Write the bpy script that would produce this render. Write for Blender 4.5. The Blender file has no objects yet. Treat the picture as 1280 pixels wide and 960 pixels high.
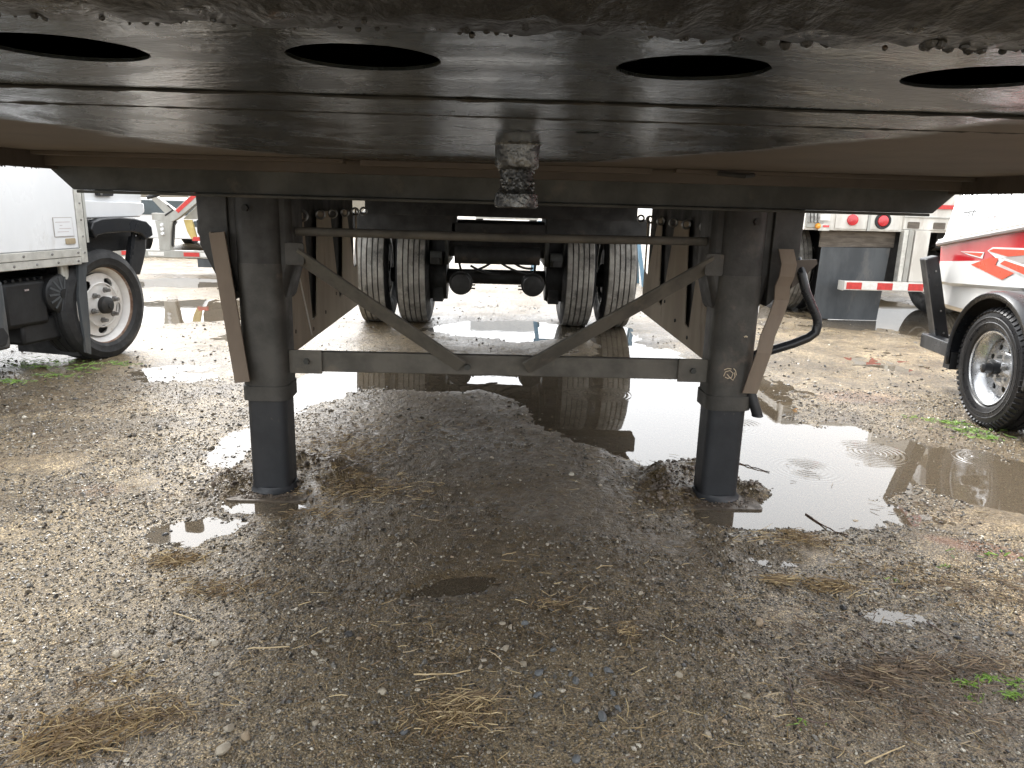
import bpy, math, random
import numpy as np
from mathutils import Vector, Matrix
from mathutils.geometry import tessellate_polygon
R = math.radians
PI = math.pi
random.seed(7)
rng = np.random.default_rng(11)
S = bpy.context.scene
col = S.collection

# ------------------------------------------------------------------ camera, sky, sun, exposure
def camera():
    pitch, yaw, roll, F = .242, .025, .028, 930.
    f = Vector((math.sin(yaw)*math.cos(pitch), math.cos(yaw)*math.cos(pitch), -math.sin(pitch)))
    r0 = Vector((math.cos(yaw), -math.sin(yaw), 0)); u0 = r0.cross(f)
    r = r0*math.cos(roll)+u0*math.sin(roll); u = r.cross(f)
    m = Matrix((r, u, -f)).transposed().to_4x4(); m.translation = (-.03, 0, 1.11)
    cd = bpy.data.cameras.new('camera'); cd.sensor_width = 36; cd.lens = F/1280*36
    cd.clip_start = .02; cd.clip_end = 2000
    co = bpy.data.objects.new('camera', cd); co.matrix_world = m; col.objects.link(co); S.camera = co
camera()
SUN_EL, SUN_AZ = R(52), R(-20)      # azimuth from +Y towards +X
w = bpy.data.worlds.new('World'); S.world = w; w.use_nodes = True
wn = w.node_tree; wn.nodes.clear()
sky = wn.nodes.new('ShaderNodeTexSky'); sky.sky_type = 'NISHITA'; sky.sun_disc = False
sky.sun_elevation = SUN_EL; sky.sun_rotation = SUN_AZ; sky.air_density = 1.0; sky.dust_density = 6.0
hs = wn.nodes.new('ShaderNodeHueSaturation'); hs.inputs['Saturation'].default_value = .12
tint = wn.nodes.new('ShaderNodeMix'); tint.data_type = 'RGBA'; tint.inputs[0].default_value = .35
tint.inputs[7].default_value = (9.0, 9.3, 9.6, 1)      # even cloud layer
bg = wn.nodes.new('ShaderNodeBackground'); bg.inputs['Strength'].default_value = .15
wo = wn.nodes.new('ShaderNodeOutputWorld')
wn.links.new(sky.outputs[0], hs.inputs['Color']); wn.links.new(hs.outputs[0], tint.inputs[6])
wn.links.new(tint.outputs[2], bg.inputs[0]); wn.links.new(bg.outputs[0], wo.inputs[0])
sl = bpy.data.lights.new('sun', 'SUN'); sl.energy = .8; sl.angle = R(25); sl.color = (1, .97, .93)
so = bpy.data.objects.new('sun', sl); col.objects.link(so)
sd = Vector((math.sin(SUN_AZ)*math.cos(SUN_EL), math.cos(SUN_AZ)*math.cos(SUN_EL), math.sin(SUN_EL)))
so.rotation_euler = sd.to_track_quat('Z', 'Y').to_euler()
S.view_settings.view_transform = 'Standard'; S.view_settings.look = 'None'
S.view_settings.exposure = 1.84; S.view_settings.gamma = 1; S.view_settings.use_curve_mapping = False
S.render.engine = 'CYCLES'
S.cycles.use_denoising = True
S.cycles.max_bounces = 10; S.cycles.diffuse_bounces = 6; S.cycles.caustics_reflective = False; S.cycles.caustics_refractive = False
S.cycles.sample_clamp_indirect = 8

# ------------------------------------------------------------------ materials
def mat(name, c, c2=None, rough=.5, rough2=None, metal=0, sc=8, bump=.0, bsc=60, contrast=.5, coat=0, stretch=(1, 1, 1), dirt=None, dirt_amt=.0, dsc=5, detail=6):
    m = bpy.data.materials.new(name); m.use_nodes = True
    t = m.node_tree; N = t.nodes; Lk = t.links; N.clear()
    out = N.new('ShaderNodeOutputMaterial'); p = N.new('ShaderNodeBsdfPrincipled'); Lk.new(p.outputs[0], out.inputs[0])
    tc = N.new('ShaderNodeTexCoord'); mp = N.new('ShaderNodeMapping'); mp.inputs['Scale'].default_value = stretch
    Lk.new(tc.outputs['Object'], mp.inputs[0])
    nz = N.new('ShaderNodeTexNoise'); nz.inputs['Scale'].default_value = sc; nz.inputs['Detail'].default_value = detail; nz.inputs['Roughness'].default_value = .62
    Lk.new(mp.outputs[0], nz.inputs['Vector'])
    rp = N.new('ShaderNodeValToRGB'); h = .5*(1-contrast)*.5
    rp.color_ramp.elements[0].position = .33+h*.5; rp.color_ramp.elements[1].position = .67-h*.5
    c2 = c2 or tuple(x*.7 for x in c)
    rp.color_ramp.elements[0].color = (*c2, 1); rp.color_ramp.elements[1].color = (*c, 1)
    Lk.new(nz.outputs[0], rp.inputs[0]); cur = rp.outputs[0]
    if dirt:
        n2 = N.new('ShaderNodeTexNoise'); n2.inputs['Scale'].default_value = dsc; n2.inputs['Detail'].default_value = 8; n2.inputs['Roughness'].default_value = .7
        Lk.new(mp.outputs[0], n2.inputs['Vector'])
        r2 = N.new('ShaderNodeMapRange'); r2.inputs[1].default_value = .62-.3*dirt_amt; r2.inputs[2].default_value = .8-.3*dirt_amt
        Lk.new(n2.outputs[0], r2.inputs[0])
        mx = N.new('ShaderNodeMix'); mx.data_type = 'RGBA'; mx.inputs[7].default_value = (*dirt, 1)
        Lk.new(r2.outputs[0], mx.inputs[0]); Lk.new(cur, mx.inputs[6]); cur = mx.outputs[2]
    Lk.new(cur, p.inputs['Base Color'])
    mr = N.new('ShaderNodeMapRange'); mr.inputs[1].default_value = .35; mr.inputs[2].default_value = .65
    mr.inputs[3].default_value = rough2 if rough2 is not None else min(1, rough*1.3); mr.inputs[4].default_value = rough
    Lk.new(nz.outputs[0], mr.inputs[0]); Lk.new(mr.outputs[0], p.inputs['Roughness'])
    p.inputs['Metallic'].default_value = metal
    if coat: p.inputs['Coat Weight'].default_value = coat; p.inputs['Coat Roughness'].default_value = .06
    if bump:
        n3 = N.new('ShaderNodeTexNoise'); n3.inputs['Scale'].default_value = bsc; n3.inputs['Detail'].default_value = 4
        Lk.new(mp.outputs[0], n3.inputs['Vector'])
        b = N.new('ShaderNodeBump'); b.inputs['Strength'].default_value = bump; b.inputs['Distance'].default_value = .004
        Lk.new(n3.outputs[0], b.inputs['Height']); Lk.new(b.outputs[0], p.inputs['Normal'])
    m['p'] = 1
    return m

TAN = (.205, .16, .125)
M = dict(
    frame=mat('dusty_frame_paint', (.066, .067, .060), (.042, .043, .039), .6, .8, bump=.25, bsc=120, dirt=(.12, .105, .085), dirt_amt=.1),
    frame_dark=mat('dark_frame_paint', (.024, .023, .022), (.014, .014, .013), .55, .8, bump=.2, dirt=(.09, .07, .055), dirt_amt=.2),
    leg=mat('leg_paint', (.066, .062, .054), (.040, .038, .033), .5, .7, bump=.3, bsc=90, dirt=(.16, .12, .09), dirt_amt=.25),
    leg_inner=mat('inner_leg_black', (.022, .024, .028), (.014, .016, .019), .4, .6, bump=.15, bsc=200, dirt=(.16, .13, .1), dirt_amt=-.05, dsc=25),
    leg_shade=mat('shaded_leg_paint', (.042, .040, .036), (.026, .025, .023), .5, .75, bump=.3, bsc=90, dirt=(.08, .07, .058), dirt_amt=.1),  # leg paint darkened: shade high under the deck is put into the colour
    tan=mat('tan_panel', (.235, .185, .14), (.16, .125, .095), .7, .85, sc=3, bump=.15, stretch=(1, 1, .3), dirt=(.14, .1, .075), dirt_amt=.25),
    brace=mat('dusty_brace', (.135, .124, .104), (.09, .084, .072), .65, .85, bump=.2, bsc=120, dirt=(.2, .17, .13), dirt_amt=.15),
    muddy=mat('mud_caked_steel', (.11, .085, .06), (.06, .047, .035), .4, .7, sc=30, bump=.8, bsc=130),
    panel=mat('pale_tan_panel', (.46, .40, .32), (.36, .31, .25), .7, .85, sc=3, bump=.15, stretch=(1, 1, .3), dirt=(.14, .1, .075), dirt_amt=.1),
    brown=mat('brown_underside', (.095, .076, .06), (.066, .053, .043), .62, .8, sc=2.5, bump=.15, stretch=(1, 3, 1), dirt=(.05, .04, .035), dirt_amt=.2),
    rust=mat('rusty_lip', (.026, .027, .028), (.009, .009, .010), .25, .6, sc=45, bump=.6, bsc=160, dirt=(.3, .19, .13), dirt_amt=-.08, dsc=14),
    greasy=mat('greasy_steel', (.2, .205, .205), (.06, .062, .064), .14, .4, metal=.7, sc=40, bump=1, bsc=120),
    rubber=mat('tyre_rubber', (.022, .022, .023), (.014, .014, .015), .5, .8, sc=12, bump=.3, bsc=150, dirt=(.08, .07, .058), dirt_amt=.12),
    tread=mat('worn_grey_tread', (.38, .365, .33), (.22, .21, .19), .65, .85, sc=9, bump=.4, bsc=110, dirt=(.03, .03, .03), dirt_amt=.25, dsc=6),
    rubber_wet=mat('wet_tyre_rubber', (.016, .016, .018), (.012, .012, .013), .22, .5, sc=20, bump=.25, bsc=150),
    black=mat('black_plastic', (.018, .019, .021), (.012, .012, .013), .38, .6, bump=.15, dirt=(.07, .06, .05), dirt_amt=.0),
    black_gloss=mat('black_gloss', (.02, .022, .026), (.012, .013, .015), .22, .4, bump=.1),
    white=mat('white_paint', (.80, .81, .82), (.74, .75, .76), .25, .35, sc=3, coat=.3, dirt=(.55, .53, .5), dirt_amt=.05, stretch=(1, 1, .4)),
    white_dirty=mat('dirty_white_paint', (.72, .70, .65), (.55, .52, .47), .4, .6, sc=6, dirt=(.33, .2, .11), dirt_amt=.15, stretch=(1, 1, .3)),
    rim_white=mat('white_rim', (.84, .82, .79), (.74, .71, .68), .35, .5, sc=9, dirt=(.42, .28, .2), dirt_amt=.02, dsc=7),
    rim_rust=mat('rusty_rim_edge', (.36, .25, .18), (.2, .11, .07), .6, .8, sc=20, dirt=(.6, .55, .5), dirt_amt=.2),
    cream_rim=mat('cream_rim', (.62, .57, .45), (.45, .4, .3), .5, .7, sc=7, dirt=(.2, .14, .09), dirt_amt=.2),
    galv=mat('galvanised_rim', (.68, .69, .70), (.5, .51, .53), .2, .34, metal=.8, sc=18),
    alu=mat('aluminium_trim', (.66, .65, .6), (.5, .49, .45), .35, .5, metal=.35, sc=14, dirt=(.3, .27, .22), dirt_amt=.1),
    steel=mat('bare_steel', (.35, .35, .34), (.2, .19, .18), .35, .55, metal=.8, sc=20, dirt=(.15, .1, .07), dirt_amt=.1),
    grey=mat('grey_paint', (.42, .42, .39), (.33, .32, .29), .5, .65, sc=7, dirt=(.27, .2, .13), dirt_amt=.2, stretch=(1, 1, .4)),
    beige=mat('beige_wall', (.27, .245, .2), (.21, .19, .155), .8, .9, sc=1.5, stretch=(1, 1, .2)),
    red_tape=mat('red_reflective_tape', (.62, .05, .045), (.5, .04, .035), .3, .45, sc=30),
    white_tape=mat('white_reflective_tape', (.8, .79, .76), (.72, .7, .66), .3, .4, sc=30),
    red_lens=mat('red_lamp_lens', (.62, .03, .04), (.5, .02, .03), .15, .25, coat=.6),
    amber=mat('amber_lens', (.8, .33, .03), (.7, .26, .02), .2, .3, coat=.5),
    yellow=mat('yellow_paint', (.66, .52, .2), (.55, .42, .15), .45, .6),
    boat_red=mat('red_gelcoat', (.58, .022, .03), (.5, .02, .028), .12, .2, coat=.8, sc=4),
    boat_white=mat('white_gelcoat', (.82, .82, .80), (.77, .77, .75), .14, .22, coat=.7, sc=4),
    orange_red=mat('orange_red_vinyl', (.72, .10, .05), (.66, .085, .045), .25, .35),
    vinyl_grey=mat('grey_vinyl', (.42, .38, .36), (.36, .33, .31), .3, .4),
    ink=mat('black_ink', (.03, .03, .035), None, .5),
    pale_ink=mat('pale_print', (.5, .42, .42), None, .6),
    blue=mat('blue_steel_paint', (.17, .3, .4), (.13, .24, .33), .45, .6),
    flap=mat('rubber_mud_flap', (.075, .082, .088), (.045, .05, .055), .45, .65, sc=4, bump=.3, bsc=50, stretch=(1, 1, .35), dirt=(.14, .13, .12), dirt_amt=.18),
    board=mat('weathered_board', (.16, .135, .11), (.09, .075, .06), .75, .9, sc=5, stretch=(1, 1, 6)),
    glass=mat('dark_window_glass', (.05, .07, .08), (.04, .055, .06), .05, .08, coat=.5),
    tag=mat('brass_tag', (.42, .34, .22), (.3, .24, .16), .4, .5),
    chalk=mat('chalk_mark', (.62, .52, .38), (.5, .42, .3), .8),
    concrete=mat('distant_grey', (.36, .36, .35), (.28, .28, .27), .8, sc=2),
)

# ------------------------------------------------------------------ mesh builder
class MB:
    def __init__(s): s.v = []; s.f = []; s.mi = []; s.m = 0
    def add(s, vs, fs):
        b = len(s.v); s.v += [tuple(x) for x in vs]; s.f += [tuple(b+i for i in f) for f in fs]; s.mi += [s.m]*len(fs); return s
    def box(s, x0, x1, y0, y1, z0, z1):
        return s.add([(x, y, z) for z in (z0, z1) for y in (y0, y1) for x in (x0, x1)],
                     [(0, 2, 3, 1), (4, 5, 7, 6), (0, 1, 5, 4), (2, 6, 7, 3), (0, 4, 6, 2), (1, 3, 7, 5)])
    def bar(s, a, b, w, h, up=(0, 0, 1)):
        a = Vector(a); b = Vector(b); d = (b-a).normalized(); u = Vector(up); r = d.cross(u).normalized(); u = r.cross(d)
        vs = [p+r*(sx*w/2)+u*(sz*h/2) for p in (a, b) for sz in (-1, 1) for sx in (-1, 1)]
        return s.add(vs, [(0, 1, 3, 2), (4, 6, 7, 5), (0, 4, 5, 1), (2, 3, 7, 6), (0, 2, 6, 4), (1, 5, 7, 3)])
    def tube(s, pts, r, n=10, cap=True, closed=False):
        pts = [Vector(p) for p in pts]; rings = []; ref = None
        for i, p in enumerate(pts):
            if closed: d = pts[(i+1) % len(pts)]-pts[i-1]
            else: d = pts[min(i+1, len(pts)-1)]-pts[max(i-1, 0)]
            d.normalize()
            if ref is None: ref = Vector((0, 0, 1)) if abs(d.z) < .9 else Vector((1, 0, 0))
            a = d.cross(ref).normalized(); ref = a.cross(d); rr = r[i] if isinstance(r, (list, tuple)) else r
            rings.append([p+(a*math.cos(t)+ref*math.sin(t))*rr for t in [2*PI*k/n for k in range(n)]])
        vs = [v for q in rings for v in q]; fs = []; K = len(rings)
        for i in range(K if closed else K-1):
            j = (i+1) % K
            for k in range(n): fs.append((i*n+k, i*n+(k+1) % n, j*n+(k+1) % n, j*n+k))
        if cap and not closed: fs += [tuple(range(n))[::-1], tuple(range((K-1)*n, K*n))]
        return s.add(vs, fs)
    def lathe(s, prof, o=(0, 0, 0), axis='x', n=48, a0=0, a1=2*PI):   # prof: (along, radius)
        vs = []; full = abs(a1-a0-2*PI) < 1e-6; K = n if full else n+1
        for k in range(K):
            t = a0+(a1-a0)*k/n; c, sn = math.cos(t), math.sin(t)
            for (h, r) in prof:
                p = {'x': (h, r*c, r*sn), 'y': (r*c, h, r*sn), 'z': (r*c, r*sn, h)}[axis]
                vs.append((p[0]+o[0], p[1]+o[1], p[2]+o[2]))
        m = len(prof); fs = []
        for k in range(n):
            j = (k+1) % K
            for i in range(m-1): fs.append((k*m+i, k*m+i+1, j*m+i+1, j*m+i))
        return s.add(vs, fs)
    def poly(s, outline, holes=(), t=.004, fn=None):
        """flat plate with holes: outline/holes are 2-D; fn(u,v,w) maps to 3-D, w in 0..t"""
        fn = fn or (lambda u, v, q: (u, v, q))
        loops = [list(outline)]+[list(h) for h in holes]; flat = [p for l in loops for p in l]
        tri = tessellate_polygon([[Vector((p[0], p[1], 0)) for p in l] for l in loops]); n = len(flat)
        vs = [fn(p[0], p[1], 0) for p in flat]+[fn(p[0], p[1], t) for p in flat]
        fs = [tuple(x) for x in tri]+[tuple(i+n for i in reversed(x)) for x in tri]; b = 0
        for l in loops:
            for i in range(len(l)): j = (i+1) % len(l); fs.append((b+i, b+j, b+j+n, b+i+n))
            b += len(l)
        return s.add(vs, fs)
    def build(s, name, mats, parent=None, bevel=0, smooth=35, rot=None, loc=None, weld=False):
        me = bpy.data.meshes.new(name); me.from_pydata(s.v, [], s.f); me.validate()
        for m in (mats if isinstance(mats, (list, tuple)) else [mats]): me.materials.append(M[m] if isinstance(m, str) else m)
        if len(me.polygons) == len(s.mi) and any(s.mi): me.polygons.foreach_set('material_index', s.mi)
        import bmesh as bmm
        b = bmm.new(); b.from_mesh(me)
        if weld: bmm.ops.remove_doubles(b, verts=b.verts, dist=.0005)
        bmm.ops.recalc_face_normals(b, faces=b.faces); b.to_mesh(me); b.free()
        if smooth:
            me.shade_smooth(); me.set_sharp_from_angle(angle=R(smooth))
        o = bpy.data.objects.new(name, me); col.objects.link(o)
        if parent: o.parent = parent
        if loc: o.location = loc
        if rot: o.rotation_euler = rot
        if bevel:
            bv = o.modifiers.new('bevel', 'BEVEL'); bv.width = bevel; bv.segments = 2; bv.limit_method = 'ANGLE'; bv.angle_limit = R(40)
        return o

def thing(name, label, cat, loc=(0, 0, 0), rz=0, group=None):
    o = bpy.data.objects.new(name, None); col.objects.link(o); o.empty_display_size = .1
    o.location = loc; o.rotation_euler = (0, 0, rz); o['label'] = label; o['category'] = cat
    if group: o['group'] = group
    return o
def tag(o, label, cat, group=None):
    o['label'] = label; o['category'] = cat
    if group: o['group'] = group
    return o
def kind(o, k): o['kind'] = k; return o
def dup(root, loc=None, rz=None, parent=None):
    r = root.copy(); col.objects.link(r)
    if parent: r.parent = parent
    if loc: r.location = loc
    if rz is not None: r.rotation_euler = (0, 0, rz)
    for ch in list(root.children): dup(ch, parent=r)
    return r
def circle(cx, cy, rx, n=24, ry=None, jit=0):
    ry = ry or rx
    return [(cx+rx*(1+jit*random.uniform(-1, 1))*math.cos(2*PI*k/n), cy+ry*(1+jit*random.uniform(-1, 1))*math.sin(2*PI*k/n)) for k in range(n)]
def rrect(x0, x1, y0, y1, r, n=5):
    out = []
    for (cx, cy, a) in ((x1-r, y1-r, 0), (x0+r, y1-r, 90), (x0+r, y0+r, 180), (x1-r, y0+r, 270)):
        for k in range(n+1): t = R(a+90*k/n); out.append((cx+r*math.cos(t), cy+r*math.sin(t)))
    return out

# ------------------------------------------------------------------ noise + ground height
def vnoise(x, y, sc, seed):
    x = np.asarray(x)/sc+seed*17.3; y = np.asarray(y)/sc+seed*7.7
    xi = np.floor(x).astype(np.int64); yi = np.floor(y).astype(np.int64); fx = x-xi; fy = y-yi
    fx = fx*fx*(3-2*fx); fy = fy*fy*(3-2*fy)
    def h(a, b):
        n = (a*374761393+b*668265263+seed*982451653) & 0x7fffffff
        n = ((n ^ (n >> 13))*1274126177) & 0x7fffffff
        return ((n ^ (n >> 16)) & 0xffff)/65535.
    return (h(xi, yi)*(1-fx)+h(xi+1, yi)*fx)*(1-fy)+(h(xi, yi+1)*(1-fx)+h(xi+1, yi+1)*fx)*fy
def fbm(x, y, sc, seed, o=3):
    a = 1.; t = 0; s = 0
    for k in range(o): s = s+a*(vnoise(x, y, sc/2**k, seed+k)-.5); t += a; a *= .5
    return s/t
# basins: cx, cy, rx, ry, angle, depth
BASINS = [
    (1.42, 4.2, .55, 1.15, -6, .021), (1.25, 3.2, .42, .85, 8, .032), (2.1, 3.15, .85, .55, -20, .022), (1.05, 5.2, .35, .8, 0, .03),
    (1.12, 2.60, .22, .14, -10, .04), (.86, 2.52, .13, .10, 0, .04), (2.35, 2.75, .6, .32, -25, .018), (1.8, 6.2, .5, 1.0, -15, .010),
    (.25, 4.85, .85, .6, 3, .018), (-.35, 4.68, .72, .42, -4, .016), (.62, 3.75, .36, .55, 22, .013), (2.75, 3.9, .5, .35, 0, .014), (.55, 4.1, .5, .7, 25, .013), (.72, 3.3, .24, .3, 0, .010), 
    (.05, 6.5, .60, .50, 0, .036), (.95, 6.3, .25, .9, 0, .02), (.1, 7.9, .75, .2, 2, .014),
    (-1.08, 4.35, .24, .6, -12, .024), (-1.16, 3.3, .17, .5, -8, .0125), (-1.9, 4.6, .5, .4, 10, .010), (-1.02, 2.33, .17, .11, 15, .018),
    (-2.75, 7.1, .8, .9, 0, .024), (-3.9, 9.3, 1.2, .6, 15, .026), (-1.9, 5.9, .55, .5, 0, .015), (-5.5, 14, 2.5, 1.0, 0, .03),
    (-.13, 1.99, .17, .07, 25, .019), (.88, 2.17, .12, .06, -15, .017), (1.1, 1.85, .16, .06, -10, .012), (-.86, 2.56, .15, .09, 0, .02),
    (4.2, 8.1, 1.0, 1.7, 0, .034), (3.0, 5.6, .5, .6, 0, .008), (2.7, 8.5, .6, 1.6, 0, .02), (0, 14.5, 3, 1.2, 0, .014),
]
MOUNDS = [(-.66, 2.84, .12, .14, .05), (-1.03, 2.74, .09, .12, .04), (-.87, 2.97, .16, .09, .045), (.67, 2.84, .11, .14, .055), (1.01, 2.75, .09, .13, .04), (.86, 3.0, .14, .09, .04), (.64, 2.68, .08, .07, .03),
          (1.3, 2.36, .3, .09, .015), (.95, 2.3, .28, .08, .012)]
def packed(x, y):      # flat compacted strip between the landing legs
    q = np.sqrt(((x-0)/1.0)**2+((y-3.5)/1.7)**2)+.3*fbm(x, y, .5, 71, 3); return np.clip((1.15-q)/.5, 0, 1)
def height(x, y, fine=True):
    h = .0125+.022*fbm(x, y, 1.3, 3, 3)+.012*fbm(x, y, .3, 9, 3); pk = packed(x, y)
    h = h*(1-.8*pk)+.8*pk*(.0055+.007*fbm(x, y, .25, 9, 3))
    for (cx, cy, rx, ry, a, d) in BASINS:
        c, s = math.cos(R(a)), math.sin(R(a)); u = ((x-cx)*c+(y-cy)*s)/rx; v = (-(x-cx)*s+(y-cy)*c)/ry
        q = np.sqrt(u*u+v*v)+.75*fbm(x, y, .35*min(1, rx*2), 21, 4); h = h-d*np.clip(1.25-q, 0, .75)/.75
    for (cx, cy, rx, ry, d) in MOUNDS:
        q = ((x-cx)/rx)**2+((y-cy)/ry)**2; h = h+d*np.exp(-q*1.4)*(.7+1.1*vnoise(x, y, .03, 31))
    if fine: h = h+(1-.35*pk)*.011*fbm(x, y, .05, 14, 3)*(.45+vnoise(x, y, .5, 40))+.004*(vnoise(x, y, .017, 17)-.5)
    return h

def ground_mesh():
    nx, ny = 820, 700
    u = np.linspace(-1, 1, nx); xs = .62*np.sinh(5.3*u)
    ys = np.concatenate([np.linspace(-12, .5, 40), .55*np.exp(np.linspace(0, math.log(150/.55), ny-40))])
    X, Y = np.meshgrid(xs, ys); fade = np.clip(1.4-Y/60, 0, 1)
    Z = height(X, Y)*1.0; Z = Z*fade+.01*(1-fade)
    v = np.stack([X, Y, Z], -1).reshape(-1, 3)
    i = np.arange(nx*ny).reshape(ny, nx); q = np.stack([i[:-1, :-1], i[:-1, 1:], i[1:, 1:], i[1:, :-1]], -1).reshape(-1, 4)
    me = bpy.data.meshes.new('ground'); me.vertices.add(len(v)); me.vertices.foreach_set('co', v.astype(np.float32).ravel())
    me.loops.add(q.size); me.loops.foreach_set('vertex_index', q.ravel().astype(np.int32))
    me.polygons.add(len(q)); me.polygons.foreach_set('loop_start', np.arange(0, q.size, 4, dtype=np.int32)); me.update(); me.shade_smooth()
    x, y = v[:, 0], v[:, 1]
    def blob(lst, wob=.4):
        m = np.zeros(len(x))
        for (cx, cy, rx, ry, a, s) in lst:
            c, sn = math.cos(R(a)), math.sin(R(a)); U = ((x-cx)*c+(y-cy)*sn)/rx; V = (-(x-cx)*sn+(y-cy)*c)/ry
            m = np.maximum(m, s*np.clip((1.2-np.sqrt(U*U+V*V)-wob*fbm(x, y, .3, 55, 3)*2)/.5, 0, 1))
        return m
    brown = blob([(-.5, 3.2, .35, .6, 20, .8), (-.13, 1.99, .22, .11, 25, 1), (-.15, 1.4, .13, .11, 10, .6), (-.86, 2.6, .3, .2, 0, 1), (.84, 2.56, .2, .14, 0, 1), (2.3, 3, .9, .6, -20, .8), (-2.3, 4.2, .7, .6, 0, .5), (.2, 5.2, 1.1, 1.2, 0, .6),
                  (-.9, 1.3, .2, .15, 0, .6), (.35, 1.75, .08, .1, 0, .8), (1.1, 1.5, .5, .2, -20, .5), (0, 9.5, 3, 3.5, 0, .9), (-3.5, 9, 2.2, 2.5, 0, .7), (.0, 3.3, .95, 1.7, 0, 1), (-.1, 1.8, .7, .5, 0, .35), (-1.9, 3.4, .35, .16, 10, .7), (-2.2, 3.0, .4, .16, 10, .5)])  # brown mud; the patch beneath the trailer also paints in some of its shade
    red = blob([(1.62, 2.28, .16, .05, -30, 1), (1.85, 3.05, .1, .12, 0, .5), (1.55, 1.78, .1, .06, -30, .9), (2.2, 4.3, .25, .15, 0, .5), (-1.5, 2.65, .1, .07, 0, .35)])
    pale = blob([(.24, 1.34, .32, .2, 10, 1), (.15, 1.5, .4, .14, 20, .9), (-.4, 1.4, .25, .2, 0, .5), (.7, 1.35, .3, .2, 0, .5), (-1.2, 2.0, .5, .4, 0, .4)])
    for nme, a in (('brown', brown), ('red', red), ('pale', pale)):
        at = me.attributes.new(nme, 'FLOAT', 'POINT'); at.data.foreach_set('value', a.astype(np.float32))
    return me

def ground_material():
    m = bpy.data.materials.new('wet_gravel_ground'); m.use_nodes = True; t = m.node_tree; N = t.nodes; K = t.links; N.clear()
    out = N.new('ShaderNodeOutputMaterial'); p = N.new('ShaderNodeBsdfPrincipled'); K.new(p.outputs[0], out.inputs[0])
    g = N.new('ShaderNodeNewGeometry')
    def noise(sc, det=4, ro=.6):
        n = N.new('ShaderNodeTexNoise'); n.inputs['Scale'].default_value = sc; n.inputs['Detail'].default_value = det; n.inputs['Roughness'].default_value = ro
        K.new(g.outputs['Position'], n.inputs['Vector']); return n.outputs[0]
    def vor(sc):
        n = N.new('ShaderNodeTexVoronoi'); n.inputs['Scale'].default_value = sc; K.new(g.outputs['Position'], n.inputs['Vector']); return n
    def mix(f, a, b, mode='MIX'):
        x = N.new('ShaderNodeMix'); x.data_type = 'RGBA'; x.blend_type = mode
        for s_, i in ((f, 0), (a, 6), (b, 7)):
            if hasattr(s_, 'is_linked'): K.new(s_, x.inputs[i])
            else: x.inputs[i].default_value = s_ if i == 0 else (*s_, 1)
        return x.outputs[2]
    def ramp(v, stops):
        r = N.new('ShaderNodeValToRGB'); e = r.color_ramp.elements
        while len(e) < len(stops): e.new(.5)
        for k, (ps, c) in enumerate(stops): e[k].position = ps; e[k].color = (*c, 1)
        K.new(v, r.inputs[0]); return r.outputs[0]
    v1 = vor(150); v2 = vor(60); v3 = vor(330)
    sep = N.new('ShaderNodeSeparateColor'); K.new(v1.outputs['Color'], sep.inputs[0])
    sep3 = N.new('ShaderNodeSeparateColor'); K.new(v3.outputs['Color'], sep3.inputs[0])
    grain = ramp(sep.outputs[0], [(0, (.035, .031, .027)), (.35, (.085, .075, .062)), (.68, (.17, .155, .125)), (.88, (.32, .295, .24)), (1, (.55, .52, .44))])
    fine = ramp(sep3.outputs[0], [(0, (.018, .015, .012)), (.42, (.08, .07, .056)), (.7, (.2, .18, .145)), (.88, (.42, .39, .33)), (1, (.75, .71, .62))])
    base = mix(.6, grain, fine)
    big = ramp(noise(2.2, 6), [(.32, (.5, .45, .38)), (.48, (.9, .88, .84)), (.66, (1.5, 1.47, 1.42))])
    base = mix(1., base, big, 'MULTIPLY')
    mid = ramp(noise(11, 9, .72), [(.32, (.5, .46, .41)), (.5, (.95, .93, .9)), (.64, (1.45, 1.43, 1.4))])
    base = mix(.8, base, mid, 'MULTIPLY')
    def attr(nm): a = N.new('ShaderNodeAttribute'); a.attribute_name = nm; return a.outputs['Fac']
    def scaled(v, k): x = N.new('ShaderNodeMath'); x.operation = 'MULTIPLY'; K.new(v, x.inputs[0]); x.inputs[1].default_value = k; return x.outputs[0]
    base = mix(scaled(attr("brown"), .85), base, ramp(noise(30, 6), [(.3, (.05, .040, .028)), (.7, (.17, .142, .10))]))
    base = mix(scaled(attr('red'), .5), base, (.2, .085, .062))
    base = mix(scaled(attr('pale'), .65), base, ramp(sep3.outputs[1], [(0, (.12, .11, .09)), (.6, (.29, .265, .22)), (1, (.52, .48, .41))]))
    warm = mix(1., base, (.92, .79, .585), 'MULTIPLY')
    K.new(warm, p.inputs['Base Color']); p.inputs['Specular IOR Level'].default_value = .4; p.inputs['Coat Weight'].default_value = .12; p.inputs['Coat Roughness'].default_value = .2
    r = N.new('ShaderNodeMapRange'); r.inputs[1].default_value = .35; r.inputs[2].default_value = .65; r.inputs[3].default_value = .2; r.inputs[4].default_value = .55
    K.new(noise(1.7, 5), r.inputs[0]); K.new(r.outputs[0], p.inputs['Roughness'])
    b0 = N.new('ShaderNodeBump'); b0.inputs['Strength'].default_value = .6; b0.inputs['Distance'].default_value = .012; b0.invert = True; K.new(vor(38).outputs['Distance'], b0.inputs['Height'])
    b1 = N.new('ShaderNodeBump'); K.new(b0.outputs[0], b1.inputs['Normal']); b1.inputs['Strength'].default_value = .75; b1.inputs['Distance'].default_value = .006; b1.invert = True; K.new(v1.outputs['Distance'], b1.inputs['Height'])
    b2 = N.new('ShaderNodeBump'); b2.inputs['Strength'].default_value = .5; b2.inputs['Distance'].default_value = .003; b2.invert = True; K.new(v3.outputs['Distance'], b2.inputs['Height']); K.new(b1.outputs[0], b2.inputs['Normal'])
    K.new(b2.outputs[0], p.inputs['Normal'])
    return m

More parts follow.
